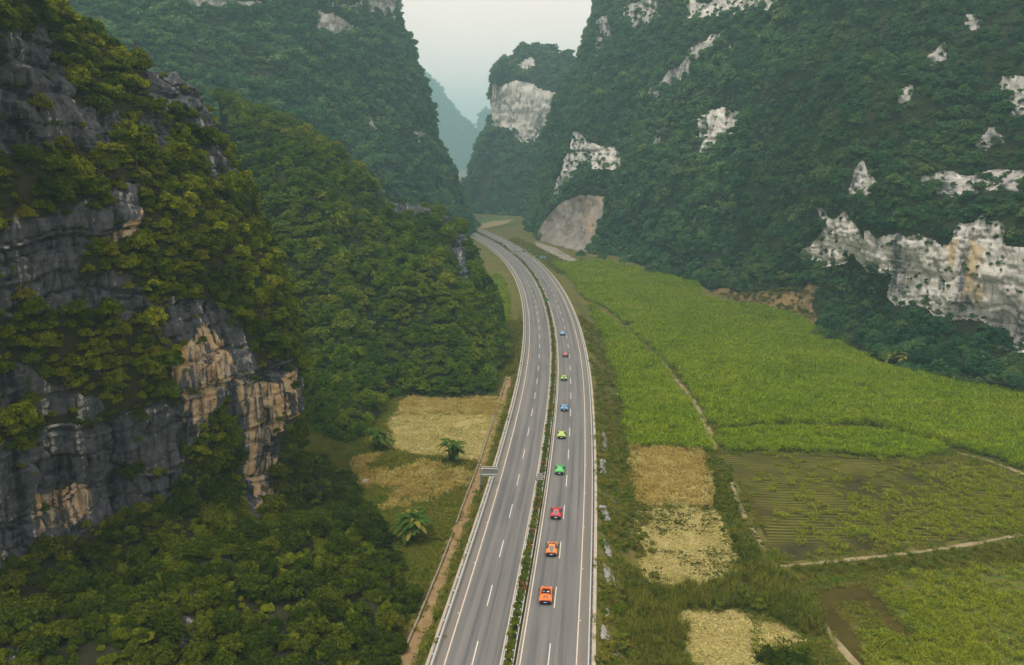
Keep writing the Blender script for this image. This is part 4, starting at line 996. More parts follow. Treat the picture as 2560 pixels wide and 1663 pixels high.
scatter('edge_bushes', Qt, 'talus', 1.5, 'thick green bushes where the wooded slope meets the fallow field', sizes=RNG.uniform(1.0, 1.9, len(Qt)))

# stone pitching that shows on the embankment: every stone a part
stone_me = []
for i in range(4):
    bm = bmesh.new(); bmesh.ops.create_icosphere(bm, subdivisions=1, radius=.24); r = random.Random(i)
    for v in bm.verts: v.co *= r.uniform(.75, 1.2); v.co.z *= .55
    me = bpy.data.meshes.new('stone'); bm.to_mesh(me); bm.free(); me.materials.append(MATS['stone_white']); stone_me.append(me)
for i, p in enumerate(STONES):
    e = empty('stone_pitching', (0, 0, 0))
    tag(e, ['patch of pale stone pitching farthest up the embankment, next to the cane', 'short patch of pale stone pitching beside the dry maize', 'wide pale stone patch beside the concrete drain chute', 'thin slanting stone patch beside the upper end of the straw field', 'largest pale stone patch beside the straw field', 'tiny stone patch low on the embankment among reeds', 'pale stone patch on the embankment nearest the bottom edge'][i], 'stones', 'stone pitching on the embankment')
    # project each stone on the bank surface
    pp = np.array(p); xx, yy = np.meshgrid(np.arange(pp[:, 0].min()-3, pp[:, 0].max()+3, 2.9), np.arange(pp[:, 1].min(), pp[:, 1].max(), 2.9))
    k = inpoly(xx.ravel(), yy.ravel(), p); xx = xx.ravel()[k]; yy = yy.ravel()[k]
    for a, b2 in zip(xx, yy):
        z = -2.5
        for _ in range(8):
            q = G(a, b2, z); z = .5*z+.5*float(gz(np.array([q[0]]), np.array([q[1]]))[0])
        o = obj('stone', random.choice(stone_me), e); o.location = (q[0]+random.uniform(-.06, .06), q[1]+random.uniform(-.06, .06), z+.32)
        o.rotation_euler = (random.uniform(-.3, .3), random.uniform(-.2, .5), random.uniform(0, 6)); o.scale = [random.uniform(1.0, 1.4)]*3

# ------------------------------------------------------------------ guard rails
def rail(name, n, side, prof, mat, zc, spacing, label, post_off, post_h, s1=None, cap=True, post_n=None, smax=None):
    root = empty(name); tag(root, label, 'guardrail', 'guard rails along the carriageways')
    s = np.arange(0, S_FAR if s1 is None else s1, 2.0); mb = MB(); rows = []
    for (dn, dz) in prof: rows.append([(*p, zc+dz) for p in RP(s, n+dn*side)])
    for a, b2 in zip(rows[:-1], rows[1:]): mb.quadstrip(a, b2)
    mb.build('beam', mat, root)
    pm = MB(); pm.box((0, 0, post_h/2-.2), (.14, .12, post_h+.4)); pme = pm.mesh('post', 'post_steel')
    cm = MB(); cm.box((0, 0, post_h+.03), (.16, .14, .06)); cme = cm.mesh('post_cap', 'cap_white')
    bm_ = MB(); bm_.box((0, -side*abs(post_off)/2, zc), (.16, abs(post_off), .18)); bme = bm_.mesh('spacer', mat)
    ss = np.arange(.5, (S_FAR if smax is None else smax), spacing); extra = MB()
    for i, t in enumerate(ss):
        p = RP(t, n-side*0+post_off); h_ = heading(t)
        if i < 299:
            o = obj('post', pme, root); o.location = (*p, 0); o.rotation_euler = (0, 0, h_)
            if cap and i < 200: c = obj('post_cap', cme, o)
        else:
            extra.box((*p, post_h/2), (.14, .12, post_h))
    if extra.v:
        x = extra.build('far_posts', 'post_steel', root); x['kind'] = 'stuff'
    return root
WB = [(-.02, -.16), (.06, -.13), (.06, -.07), (-.03, -.02), (-.03, .02), (.06, .07), (.06, .13), (-.02, .16), (-.06, .16)]
W3 = [(-.02, -.25), (.06, -.21), (.06, -.15), (-.02, -.1), (.06, -.05), (.06, .05), (-.02, .1), (.06, .15), (.06, .21), (-.02, .25), (-.14, .25)]
rail('guardrail', -15.25, 1, W3, 'rail_steel', .62, 4.0, 'broad grey ribbed guardrail on the outer edge of the left carriageway', -.28, .9)
rail('guardrail', -5.95, -1, WB, 'rail_steel_green', .6, 2.0, 'pale steel guardrail on the left side of the planted median', .2, .92)
rail('guardrail', -4.62, 1, WB, 'rail_steel', .6, 2.0, 'pale steel guardrail on the right side of the planted median', -.2, .92)
rail('guardrail', 5.3, -1, W3, 'rail_steel', .62, 2.0, 'grey guardrail with close posts on the outer edge of the right carriageway', .36, .72, cap=False)

# ------------------------------------------------------------------ median hedge: each shrub a thing
hedge_c = [crown_mesh('crown', 800+i, 11, 34, .2, 'leaf_hedge', .85, R=.95) for i in range(6)]
rust_c = [crown_mesh('crown', 820+i, 11, 34, .2, 'leaf_rust', .85, R=.95) for i in range(3)]
hedge_t = trunk_mesh('stem', 3, .7, .05)
ss = np.arange(18, S_FAR, 1.75); hp = []
CAR_AT = {}
for cx, cyp, nm in ((1362.5, 1490, 'open orange roadster'), (1378, 1372, 'amber coupe'), (1389, 1282, 'bright red coupe'), (1398.5, 1173, 'emerald green coupe'), (1403, 1086, 'yellow lime coupe'), (1410, 1018, 'nearer blue coupe'), (1410, 944, 'acid green coupe'), (1414, 887, 'crimson coupe'), (1407, 833, 'sky blue coupe')):
    c_ = G(cx, cyp, 0); CAR_AT[int(np.argmin(np.abs(ss-road_n([c_[0]], [c_[1]])[1][0])))] = nm
for i, t in enumerate(ss):
    t += random.uniform(-.25, .25); p = RP(t, -5.25+random.uniform(-.18, .18))
    if i < 300:
        rust = random.random() < .13
        e = empty('median_shrub', (*p, .06), random.uniform(0, 6)); s = random.uniform(.85, 1.2); e.scale = (s, s, s*random.uniform(.95, 1.3))
        if rust: tag(e, 'rust orange shrub in the clipped median hedge', 'shrub', 'rust coloured median shrubs')
        else: tag(e, 'rounded green shrub in the clipped median hedge', 'shrub', 'green median shrubs')
        if i in CAR_AT: e['label'] = ('rust orange' if rust else 'green')+' median shrub level with the '+CAR_AT[i]
        obj('crown', random.choice(rust_c if rust else hedge_c), e); obj('stem', hedge_t, e)
    else: hp.append((*p, .05))
proto('hedge', hedge_c); hp = np.array(hp)
scatter('far_median_hedge', hp, 'hedge', 1.05, 'far end of the clipped green hedge in the road median')
hp = np.array([(*RP(t, -4.42+random.uniform(-.1, .1)), .08) for t in np.arange(10, 330, .8)])
scatter('kerb_weeds', hp, 'lowgreen', .35, 'weeds growing along the kerb of the median', sizes=RNG.uniform(.12, .3, len(hp)))

# ------------------------------------------------------------------ bananas, trees and larger shrubs as things
def banana_leaf(seed, L, mat):
    r = random.Random(seed); v = []; f = []; segs = 7; rise = r.uniform(.7, 1.35); droop = r.uniform(.5, .95)
    for i in range(segs+1):
        t = i/segs; x = L*t*math.cos(rise)+L*.12*t*t; z = L*(t*math.sin(rise)-droop*t*t)
        w = .29*L*.42*math.sin(math.pi*min(1, .06+t*.93))**.6+.02
        v += [(x, -w, z-.28*w), (x, 0, z), (x, w, z-.28*w)]
    for i in range(segs):
        a = 3*i; f += [(a, a+1, a+4, a+3), (a+1, a+2, a+5, a+4)]
    me = bpy.data.meshes.new('leaf'); me.from_pydata(v, [], f); me.update(); me.materials.append(MATS[mat]); return me
BL = [banana_leaf(i, 2.6, 'leaf_banana') for i in range(7)]; BD = [banana_leaf(20+i, 2.3, 'leaf_banana_dry') for i in range(2)]
def banana(loc, size, stems, label, seed, dry=.12):
    r = random.Random(seed); e = empty('banana_plant', loc, r.uniform(0, 6)); e.scale = [size]*3; tag(e, label, 'banana plant', 'banana plants')
    for k in range(stems):
        a = r.uniform(0, 6.28); q = r.uniform(.3, 1.0) if stems > 1 else 0; bx, by = q*math.cos(a), q*math.sin(a); h_ = r.uniform(1.2, 2.4)
        mb = MB(); mb.tube((bx*.7, by*.7, -.3), (bx, by, h_), .17, .1, 8); mb.build('stem', 'leaf_banana', e)
        for j in range(13):
            o = obj('leaf', r.choice(BD) if r.random() < dry else r.choice(BL), e); o.location = (bx, by, h_-.05); o.rotation_euler = (0, r.uniform(-.35, .2), j*.483+r.uniform(-.3, .3)); s = r.uniform(.75, 1.1); o.scale = (s, s, s)
def gl(x, y, z): p = G(x, y, z); return (p[0], p[1], float(gz(np.array([p[0]]), np.array([p[1]]))[0]))
b_ = C6((567, 545), (925, 600), (740, 960))
banana(gl(*b_[0], ZL), 1.8, 5, 'banana plant at the edge of the straw field against the wooded slope', 1)
banana(gl(*b_[1], ZL), 1.75, 5, 'compact banana plant on the straw field near the ditch', 2)
banana(gl(*b_[2], ZL), 2.0, 6, 'spreading banana plant low in the weedy fallow field', 3, .3)
b_ = C8((565, 155), (625, 160), (1045, 225))
banana(gl(*b_[0], ZR), 1.7, 4, 'yellowish banana plant behind the cane, darker one of the pair', 4, .3)
banana(gl(*b_[1], ZR), 1.7, 4, 'yellow banana plant behind the cane, next to its darker neighbour', 5, .7)
banana(gl(*b_[2], ZR), 1.5, 3, 'lone dark banana plant at the foot of the white cliff', 6, .1)

ORD = 'first second third fourth fifth sixth seventh eighth ninth tenth eleventh twelfth thirteenth fourteenth fifteenth sixteenth seventeenth eighteenth nineteenth twentieth'.split()+['twenty-first', 'twenty-second', 'twenty-third', 'twenty-fourth']
TK = [trunk_mesh('trunk', 30+i, 3.2, .2) for i in range(3)]
DC = [crown_mesh('crown', 900+i, 24, 95, .32, 'leaf_dark', .9, R=3.0, base=.35) for i in range(5)]
GC = [crown_mesh('crown', 920+i, 20, 60, .36, 'leaf_hedge', .8, R=2.4, base=.3) for i in range(3)]
def tree(loc, s, cm, label, cat='tree', group=None, name='tree', seed=0):
    e = empty(name, loc, random.uniform(0, 6)); e.scale = (s, s, s*random.uniform(.9, 1.15)); tag(e, label, cat, group)
    obj('crown', cm, e); obj('trunk', random.choice(TK), e); return e
foot = C8((235, 30), (290, 55), (350, 60), (420, 75), (480, 90), (540, 60), (600, 60), (660, 90), (700, 130), (760, 150), (800, 165), (850, 180), (900, 120), (960, 170), (720, 90), (800, 110), (640, 20), (480, 30), (560, 10), (1000, 200), (1080, 120), (1140, 200), (870, 90), (400, 20))
foot.sort()
for i, (x, y) in enumerate(foot):
    p = gl(x, y, ZR); tree(p, random.uniform(.85, 1.35), DC[i % 5], 'dark tree at the foot of the white cliff, %s from the left' % ORD[i], group='trees at the foot of the white cliff')
footb = F((1350, 610), (1400, 615), (1450, 622), (1510, 645), (1550, 650), (1600, 662), (1500, 625), (1580, 640), (1700, 670))
footb.sort()
for i, (x, y) in enumerate(footb):
    p = gpf([(x, y-6)])[0]; tree((p[0], p[1], float(floor_r(p[1]))), random.uniform(1.1, 1.6), DC[(i+2) % 5], 'bushy dark tree along the far edge of the cane, %s from the quarry' % ORD[i], group='trees along the far edge of the cane')
bb = C7((500, 1370), (1085, 985), (1135, 1290), (1090, 1255), (960, 1290), (480, 650), (540, 760), (520, 600), (1040, 1230), (870, 1240), (760, 1250))
lbl = ['yellow green bush alone in the reeds at the bottom of the embankment', 'round green bush at the upper corner of the straw field', 'bright green bush at the corner of the small straw plot', 'leafy green bush on the hedge above the small straw plot', 'dark bush in the hedge between the two straw plots', 'green bush on the embankment near the top of the dry maize', 'green bush beside the lower corner of the dry maize', 'low green bush between the bank and the dry maize', 'spreading bush in the hedge right of the straw field', 'bush in the middle of the hedge below the straw field', 'bush at the left end of the hedge below the straw field']
for i, (x, y) in enumerate(bb):
    s = (.45, .45, .75, .8, .6, .5, .5, .4, .7, .6, .55)[i]; tree(gl(x, y, ZR), s, GC[i % 3], lbl[i], 'bush', 'bushes around the plots', 'bush')
# shrubs that stand out on the near cliff
YC = [crown_mesh('crown', 940+i, 24, 100, .23, 'leaf_yellow', .75, R=1.9, base=.2) for i in range(3)]
NC = [crown_mesh('crown', 950+i, 26, 110, .23, 'leaf_near', .75, R=2.0, base=.2) for i in range(4)]
def where(x, y):
    v = 'near the skyline' if y < 230 else 'above the middle rock wall' if y < 480 else 'beside the middle rock wall' if y < 700 else 'above the orange stained rock' if y < 860 else 'just over the lower rock band' if y < 1010 else 'on the lower rock band'
    h_ = 'at the left picture edge' if x < 110 else 'on the left half' if x < 270 else 'in the middle of the face' if x < 430 else 'towards the outer corner'
    return h_+', '+v
seen_lab = {}
def uniq(lab):
    seen_lab[lab] = seen_lab.get(lab, 0)+1; k = min(5, seen_lab[lab])
    return lab if k == 1 else lab.replace(' shrub ', ' shrub, %s one, ' % ('smaller' if k == 2 else 'another' if k == 3 else 'fourth' if k == 4 else 'darker'), 1)
def on_hill(h, x, y):
    d = (h.px-x)**2+(h.py-y)**2+np.where((h.N*(h.V-np.array((0, 0, CAM_H)))).sum(1) < 0, 0, 1e6); return h.V[np.argmin(d)], h.N[np.argmin(d)]
ys_ = F((320, 410), (365, 400), (330, 450), (280, 430), (215, 360), (60, 500), (90, 250), (140, 340), (250, 590), (300, 660), (370, 870), (350, 820), (280, 770), (330, 1180), (460, 600), (60, 690))
for i, (x, y) in enumerate(ys_):
    v, n = on_hill(HK, x, y+8); tree(v+n*.3-np.array((0, 0, .6)), random.uniform(.6, 1.05), YC[i % 3], uniq('yellow green shrub '+where(x/1.0756, y/1.0756)), 'shrub', 'yellow shrubs on the near cliff', 'cliff_shrub')
gs_ = F((40, 40), (180, 120), (240, 150), (300, 200), (330, 130), (230, 210), (280, 320), (60, 370), (150, 420), (220, 430), (420, 480), (480, 560), (540, 500), (100, 790), (60, 830), (180, 740), (320, 960), (140, 860), (230, 850), (250, 900), (60, 930), (300, 1090), (560, 700), (600, 760), (640, 800), (620, 680), (500, 1010), (540, 1030), (580, 640), (450, 680))
for i, (x, y) in enumerate(gs_):
    v, n = on_hill(HK, x, y+8); tree(v+n*.3-np.array((0, 0, .7)), random.uniform(.7, 1.25), NC[i % 4], uniq('olive green shrub '+where(x/1.0756, y/1.0756)), 'shrub', 'green shrubs on the near cliff', 'cliff_shrub')

# pale rubble and boulders
def boulder(loc, s, label, seed):
    bm = bmesh.new(); bmesh.ops.create_icosphere(bm, subdivisions=2, radius=s); r = random.Random(seed)
    co = np.array([v.co[:] for v in bm.verts]); k = 1+.45*vnoise(co/s*1.3+seed*3, seed)
    for v, q in zip(bm.verts, k): v.co *= q; v.co.z *= .7
    me = bpy.data.meshes.new('boulder'); bm.to_mesh(me); bm.free(); me.materials.append(MATS['rock_grey'])
    o = obj('boulder', me, None, loc); tag(o, label, 'boulder')
boulder(gl(*C6((512, 700))[0], ZL), 1.0, 'pale grey boulder in the weeds under the wooded slope', 3)
boulder(gl(*C8((1135, 205))[0], ZR), 2.2, 'pale rubble block at the foot of the white cliff', 5)

# ------------------------------------------------------------------ vehicles
def loft(st, prof):
    """st: list of stations (y, zbot, w, zbelt, ztop, tw); returns function (i, j) grid of points"""
    G_ = []
    for (y, zb, w, zl, zt, tw) in st:
        half = [(w*.9, zb), (w*.99, zb+(zl-zb)*.35), (w, zb+(zl-zb)*.7), (w*.95, zl), (tw+(w*.95-tw)*.35, zl+(zt-zl)*.55), (tw, zt-.025), (tw*.5, zt)]
        row = [(-x, y, z) for x, z in half]+[(0, y, zt+.004)]+[(x, y, z) for x, z in reversed(half)]
        G_.append(row)
    return np.array(G_)
def dense(G_, k=3):
    A = cr(G_, (len(G_)-1)*k+1); return cr(A.transpose(1, 0, 2), (G_.shape[1]-1)*2+1).transpose(1, 0, 2)
def grid_faces(D, sel=None, off=0.0, name='body', mat=None, caps=False):
    nu, nv = D.shape[:2]; V = D.reshape(-1, 3).copy()
    a = np.gradient(D, axis=0); b2 = np.gradient(D, axis=1); n = np.cross(b2, a).reshape(-1, 3); n /= np.linalg.norm(n, axis=1)[:, None]+1e-9
    if np.mean(n[:, 2]) < 0: n = -n
    V = V+n*off
    fs = []
    for i in range(nu-1):
        for j in range(nv-1):
            c = D[i:i+2, j:j+2].reshape(-1, 3).mean(0)
            if sel is None or sel(c, n[i*nv+j]): fs.append((i*nv+j, i*nv+j+1, (i+1)*nv+j+1, (i+1)*nv+j))
    if caps:
        fs.append(tuple(range(nv))); fs.append(tuple((nu-1)*nv+k for k in reversed(range(nv))))
    bm = bmesh.new(); vs = [bm.verts.new(v) for v in V]
    for f in fs:
        try: bm.faces.new([vs[k] for k in f])
        except ValueError: pass
    bmesh.ops.delete(bm, geom=[v for v in bm.verts if not v.link_faces], context='VERTS')
    bmesh.ops.recalc_face_normals(bm, faces=bm.faces)
    me = bpy.data.meshes.new(name); bm.to_mesh(me); bm.free()
    me.polygons.foreach_set('use_smooth', np.ones(len(me.polygons), bool))
    if mat: me.materials.append(MATS[mat])
    return me
COUPE = [(-2.32, .42, .84, .72, .8, .55), (-2.2, .3, .95, .8, .9, .58), (-1.75, .22, 1.0, .86, .97, .56), (-1.2, .18, 1.0, .84, 1.03, .54), (-.6, .16, .96, .78, 1.13, .52), (-.1, .15, .95, .74, 1.16, .5), (.35, .15, .95, .72, 1.1, .52), (.85, .15, .95, .72, .9, .56), (1.3, .16, .96, .74, .78, .5), (1.8, .17, .93, .66, .66, .45), (2.2, .2, .82, .5, .52, .4), (2.36, .26, .62, .4, .42, .3)]
OPEN = [(-2.32, .42, .84, .72, .8, .55), (-2.2, .3, .95, .8, .9, .58), (-1.75, .22, 1.0, .86, .96, .56), (-1.2, .18, 1.0, .85, .98, .54), (-.62, .16, .96, .8, .98, .52), (-.5, .15, .95, .78, .55, .62), (.35, .15, .95, .74, .5, .64), (.75, .15, .95, .73, .62, .6), (.9, .15, .95, .74, .84, .56), (1.3, .16, .96, .74, .77, .5), (1.8, .17, .93, .66, .66, .45), (2.2, .2, .82, .5, .52, .4), (2.36, .26, .62, .4, .42, .3)]
def wheel_meshes():
    t = MB(); k = 20
    for (x0, x1, r0, r1) in ((-.13, .13, .335, .335), (-.13, -.1, .22, .335), (.1, .13, .335, .22)):
        n = len(t.v)
        for xx, r in ((x0, r0), (x1, r1)):
            for i in range(k): a = 6.2832*i/k; t.v.append((xx, r*math.cos(a), r*math.sin(a)))
        for i in range(k): t.f.append((n+i, n+(i+1) % k, n+k+(i+1) % k, n+k+i))
    r = MB(); r.tube((-.11, 0, 0), (.11, 0, 0), .225, .225, 16)
    for i in range(5):
        a = 6.2832*i/5
        for sx in (-.115, .115): r.box((sx, .11*math.cos(a), .11*math.sin(a)), (.012, .05, .2), Matrix.Rotation(a-math.pi/2, 3, 'X'))
    return t.mesh('tyre', 'tyre', True), r.mesh('rim', 'rim')
TY_ME, RIM_ME = wheel_meshes()
def person(parent_loc, rz, sx, shirt, label, lift_arm=False):
    """seated figure: one continuous skinned body; hair is its child"""
    V = [(0, 0, .0), (0, .02, .22), (0, .0, .42), (0, .0, .52), (0, .02, .60), (0, .03, .70),
         (-.17, .0, .40), (-.22, .14, .2), (-.16, .38, .22), (.17, .0, .40), (.22, .14, .2), (.16, .38, .22 + (.12 if lift_arm else 0)),
         (-.1, .2, .02), (-.11, .45, .06), (-.1, .7, -.16), (.1, .2, .02), (.11, .45, .06), (.1, .7, -.16)]
    E_ = [(0, 1), (1, 2), (2, 3), (3, 4), (4, 5), (2, 6), (6, 7), (7, 8), (2, 9), (9, 10), (10, 11), (0, 12), (12, 13), (13, 14), (0, 15), (15, 16), (16, 17)]
    Rd = [.15, .15, .15, .055, .1, .09, .075, .05, .035, .075, .05, .035, .1, .075, .055, .1, .075, .055]
    me = bpy.data.meshes.new('person'); me.from_pydata(V, E_, []); me.update(); me.materials.append(MATS[shirt])
    o = obj('person', me); o.location = parent_loc; o.rotation_euler = (rad(-8), 0, rz)
    md = o.modifiers.new('skin', 'SKIN')
    for v, r in zip(me.skin_vertices[0].data, Rd): v.radius = (r, r)
    me.skin_vertices[0].data[0].use_root = True
    o.modifiers.new('sub', 'SUBSURF').levels = 1
    tag(o, label, 'person')
    hm = bmesh.new(); bmesh.ops.create_icosphere(hm, subdivisions=2, radius=.118); bmesh.ops.translate(hm, verts=hm.verts, vec=(0, -.005, .69))
    hme = bpy.data.meshes.new('hair'); hm.to_mesh(hme); hm.free(); hme.materials.append(MATS['hair']); obj('hair', hme, o)
    fm = bmesh.new(); bmesh.ops.create_icosphere(fm, subdivisions=2, radius=.1); bmesh.ops.scale(fm, vec=(.85, .9, 1.15), verts=fm.verts); bmesh.ops.translate(fm, verts=fm.verts, vec=(0, .05, .645))
    fme = bpy.data.meshes.new('face'); fm.to_mesh(fme); fm.free(); fme.materials.append(MATS['skin']); obj('face', fme, o)
    return o
def sports_car(px, py, paint, label, roadster=False, plate='plate_white', cover='louvre', rot=0.0):
    p = G(px, py, 0); n, s = road_n([p[0]], [p[1]]); n = float(n[0]); s = float(s[0])+2.15
    q = RP(s, n); hd = heading(s)-math.pi/2+rot
    e = empty('sports_car', (q[0], q[1], .008), hd); tag(e, label, 'sports car', 'convoy of sports cars in the right carriageway')
    D = dense(loft(OPEN if roadster else COUPE, None)); pm = 'paint_'+paint
    obj('body', grid_faces(D, None, 0, 'body', pm, True), e)
    fl = MB(); fl.box((0, -.1, .2), (1.6, 4.1, .14)); fl.build('underbody', 'car_black', e)
    if roadster:
        o = obj('cockpit', grid_faces(D, lambda c, n: -.6 < c[1] < .86 and abs(c[0]) < .7 and c[2] < .96, .012, 'cockpit', 'car_black'), e)
        ws = MB(); ws.quadstrip([(-.66, .92, .84), (0, 1.0, .85), (.66, .92, .84)], [(-.56, .42, 1.16), (0, .47, 1.18), (.56, .42, 1.16)]); w_ = ws.build('windscreen', 'car_glass', e)
        fr = MB(); fr.tube((-.57, .42, 1.16), (.57, .42, 1.16), .028, None, 6); fr.tube((-.67, .92, .84), (-.57, .42, 1.16), .026, None, 6); fr.tube((.67, .92, .84), (.57, .42, 1.16), .026, None, 6); fr.build('windscreen_frame', 'car_black', w_)
        for sx in (-.34, .34):
            st = MB(); st.box((sx, -.12, .5), (.48, .5, .14)); st.box((sx, -.4, .78), (.46, .12, .5), Matrix.Rotation(rad(-14), 3, 'X')); st.box((sx, -.48, 1.06), (.24, .08, .14)); st.build('seat', 'seat_leather', e)
            vt = MB(); vt.box((sx*.62, -1.35, 1.0), (.15, .62, .03), Matrix.Rotation(rad(8 if sx < 0 else -8), 3, 'Z')); vt.build('deck_vent', 'car_black', e)
        obj('rear_deck_seam', MB().box((0, -1.82, .985), (1.3, .03, .02)).mesh('rear_deck_seam', 'car_black'), e)
    else:
        obj('windscreen', grid_faces(D, lambda c, n: .3 < c[1] < 1.15 and abs(c[0]) < .6 and c[2] > .74, .012, 'windscreen', 'car_glass'), e)
        for sg in (-1, 1): obj('side_window', grid_faces(D, lambda c, n: -.7 < c[1] < .75 and sg*c[0] > .56 and .78 < c[2] < 1.08, .012, 'side_window', 'car_glass'), e)
        if cover == 'louvre':
            c_ = obj('engine_cover', grid_faces(D, lambda c, n: -2.0 < c[1] < -.55 and abs(c[0]) < .34, .014, 'engine_cover', 'engine_glass'), e)
            sl = MB().box((0, 0, 0), (.5, .1, .02)).mesh('louvre', 'engine_panel')
            for k in range(4):
                o = obj('louvre', sl, c_); y = -1.9+.22*k; o.location = (0, y, np.interp(y, [-2.2, -1.75, -1.2, -.6], [.9, .97, 1.03, 1.13])+.035); o.rotation_euler = (rad(-5), 0, 0)
        else:
            obj('rear_window', grid_faces(D, lambda c, n: -1.75 < c[1] < -.95 and abs(c[0]) < .3, .014, 'rear_window', 'engine_panel'), e)
        for sg in (-1, 1): obj('side_intake', MB().box((sg*.68, -.75, .97), (.1, .5, .04), Matrix.Rotation(rad(sg*20), 3, 'Y')).mesh('side_intake', 'car_black'), e)
    df = MB(); df.box((0, -2.31, .4), (1.7, .14, .36)); df.build('diffuser', 'car_black', e)
    obj('rear_grille', MB().box((0, -2.33, .68), (1.56, .06, .18)).mesh('rear_grille', 'car_black'), e)
    pl = obj('licence_plate', MB().box((0, -2.385, .52), (.5, .03, .17), Matrix.Rotation(rad(-12), 3, 'X')).mesh('licence_plate', plate), e)
    mk = MB()
    for k in range(6): mk.box((-.19+.076*k, -2.402, .52), (.045, .012, .1), Matrix.Rotation(rad(-12), 3, 'X'))
    mk.build('plate_characters', 'plate_white' if plate != 'plate_white' else 'plate_blue', pl)
    for sg in (-1, 1):
        obj('tail_light', MB().box((sg*.62, -2.345, .7), (.38, .05, .07)).mesh('tail_light', 'tail_light'), e)
        obj('headlight', MB().box((sg*.66, 2.1, .56), (.22, .2, .06), Matrix.Rotation(rad(-20), 3, 'X')).mesh('headlight', 'head_light'), e)
        obj('mirror', MB().box((sg*1.07, .62, .9), (.2, .12, .1)).tube((sg*.88, .66, .8), (sg*1.0, .63, .88), .02, None, 5).mesh('mirror', 'car_black'), e)
        for y in (-1.42, 1.4):
            w_ = empty('wheel', (sg*.88, y, .335)); w_.parent = e; obj('tyre', TY_ME, w_); obj('rim', RIM_ME, w_)
            ar = MB()
            for k in range(9):
                a0, a1 = math.pi*(k/9), math.pi*((k+1)/9)
                ar.quadstrip([(sg*1.004, y+.39*math.cos(a0), .335+.39*math.sin(a0)), (sg*1.004, y+.39*math.cos(a1), .335+.39*math.sin(a1))], [(sg*1.004, y, .335), (sg*1.004, y, .335)])
            ar.build('wheel_arch', 'car_black', e)
    sp = MB(); sp.box((0, -2.28, .93), (1.5, .16, .03)); sp.build('spoiler', pm, e)
    return e, q, hd
e, q, hd = sports_car(1362.5, 1512, 'orange', 'open topped orange roadster nearest the bottom of the photo with two people aboard', True, 'plate_blue', rot=.02)
for sx, sh, lb, la in ((-.34, 'shirt_lilac', 'person in lilac top sitting in the left seat of the orange roadster', False), (.34, 'shirt_white', 'person in white top sitting in the right seat of the orange roadster', True)):
    c, s_n = math.cos(hd), math.sin(hd); person((q[0]+c*sx-s_n*(-.22), q[1]+s_n*sx+c*(-.22), .62), hd, sx, sh, lb, la)
sports_car(1378, 1392, 'amber', 'amber orange coupe with glass engine cover behind the red coupe', plate='plate_violet')
sports_car(1389, 1299, 'red', 'bright red coupe with grey engine cover', plate='plate_white')
sports_car(1398.5, 1188, 'green', 'emerald green coupe with small rear window', plate='plate_cyan', cover='window')
sports_car(1403.3, 1098, 'lime', 'yellow lime coupe just ahead of the emerald one', plate='plate_cyan', cover='window')
sports_car(1410.5, 1029, 'blue', 'light blue coupe with dark roof intakes, nearer of the two blue cars')
sports_car(1410, 952.5, 'acid', 'acid green coupe between the light blue and the crimson car')
sports_car(1414, 893.5, 'crimson', 'dark crimson coupe, second from the head of the convoy', cover='window')
sports_car(1407, 839.3, 'skyblue', 'small sky blue coupe leading the convoy', cover='window')
# dark car far ahead
def hatch(px, py, label):
    p = G(px, py, 0); n, s = road_n([p[0]], [p[1]]); q = RP(float(s[0])+2, float(n[0])); hd = heading(float(s[0]))-math.pi/2
    e = empty('dark_car', (q[0], q[1], .008), hd); tag(e, label, 'car')
    ST_ = [(-2.2, .4, .8, .95, 1.0, .6), (-2.05, .25, .9, 1.0, 1.3, .62), (-1.5, .22, .92, 1.0, 1.6, .64), (-.3, .22, .92, .98, 1.66, .66), (.5, .22, .92, .96, 1.52, .62), (1.1, .22, .92, .95, 1.05, .6), (1.8, .24, .9, .85, .95, .55), (2.2, .3, .8, .7, .75, .5)]
    D = dense(loft(ST_, None)); obj('body', grid_faces(D, None, 0, 'body', 'paint_charcoal', True), e)
    obj('rear_window', grid_faces(D, lambda c, n: -2.1 < c[1] < -1.6 and abs(c[0]) < .6 and c[2] > 1.08, .012, 'rear_window', 'engine_panel'), e)
    obj('windscreen', grid_faces(D, lambda c, n: .5 < c[1] < 1.15 and abs(c[0]) < .6 and c[2] > 1.0, .012, 'windscreen', 'car_glass'), e)
    for sg in (-1, 1):
        obj('tail_light', MB().box((sg*.7, -2.15, .9), (.22, .1, .2)).mesh('tail_light', 'tail_light'), e)
        for y in (-1.35, 1.35): w_ = empty('wheel', (sg*.82, y, .335)); w_.parent = e; obj('tyre', TY_ME, w_); obj('rim', RIM_ME, w_)
    obj('licence_plate', MB().box((0, -2.2, .65), (.44, .05, .14)).mesh('licence_plate', 'plate_blue'), e)
hatch(1312, 630.5, 'dark grey car far ahead on the outer lane near the bend')

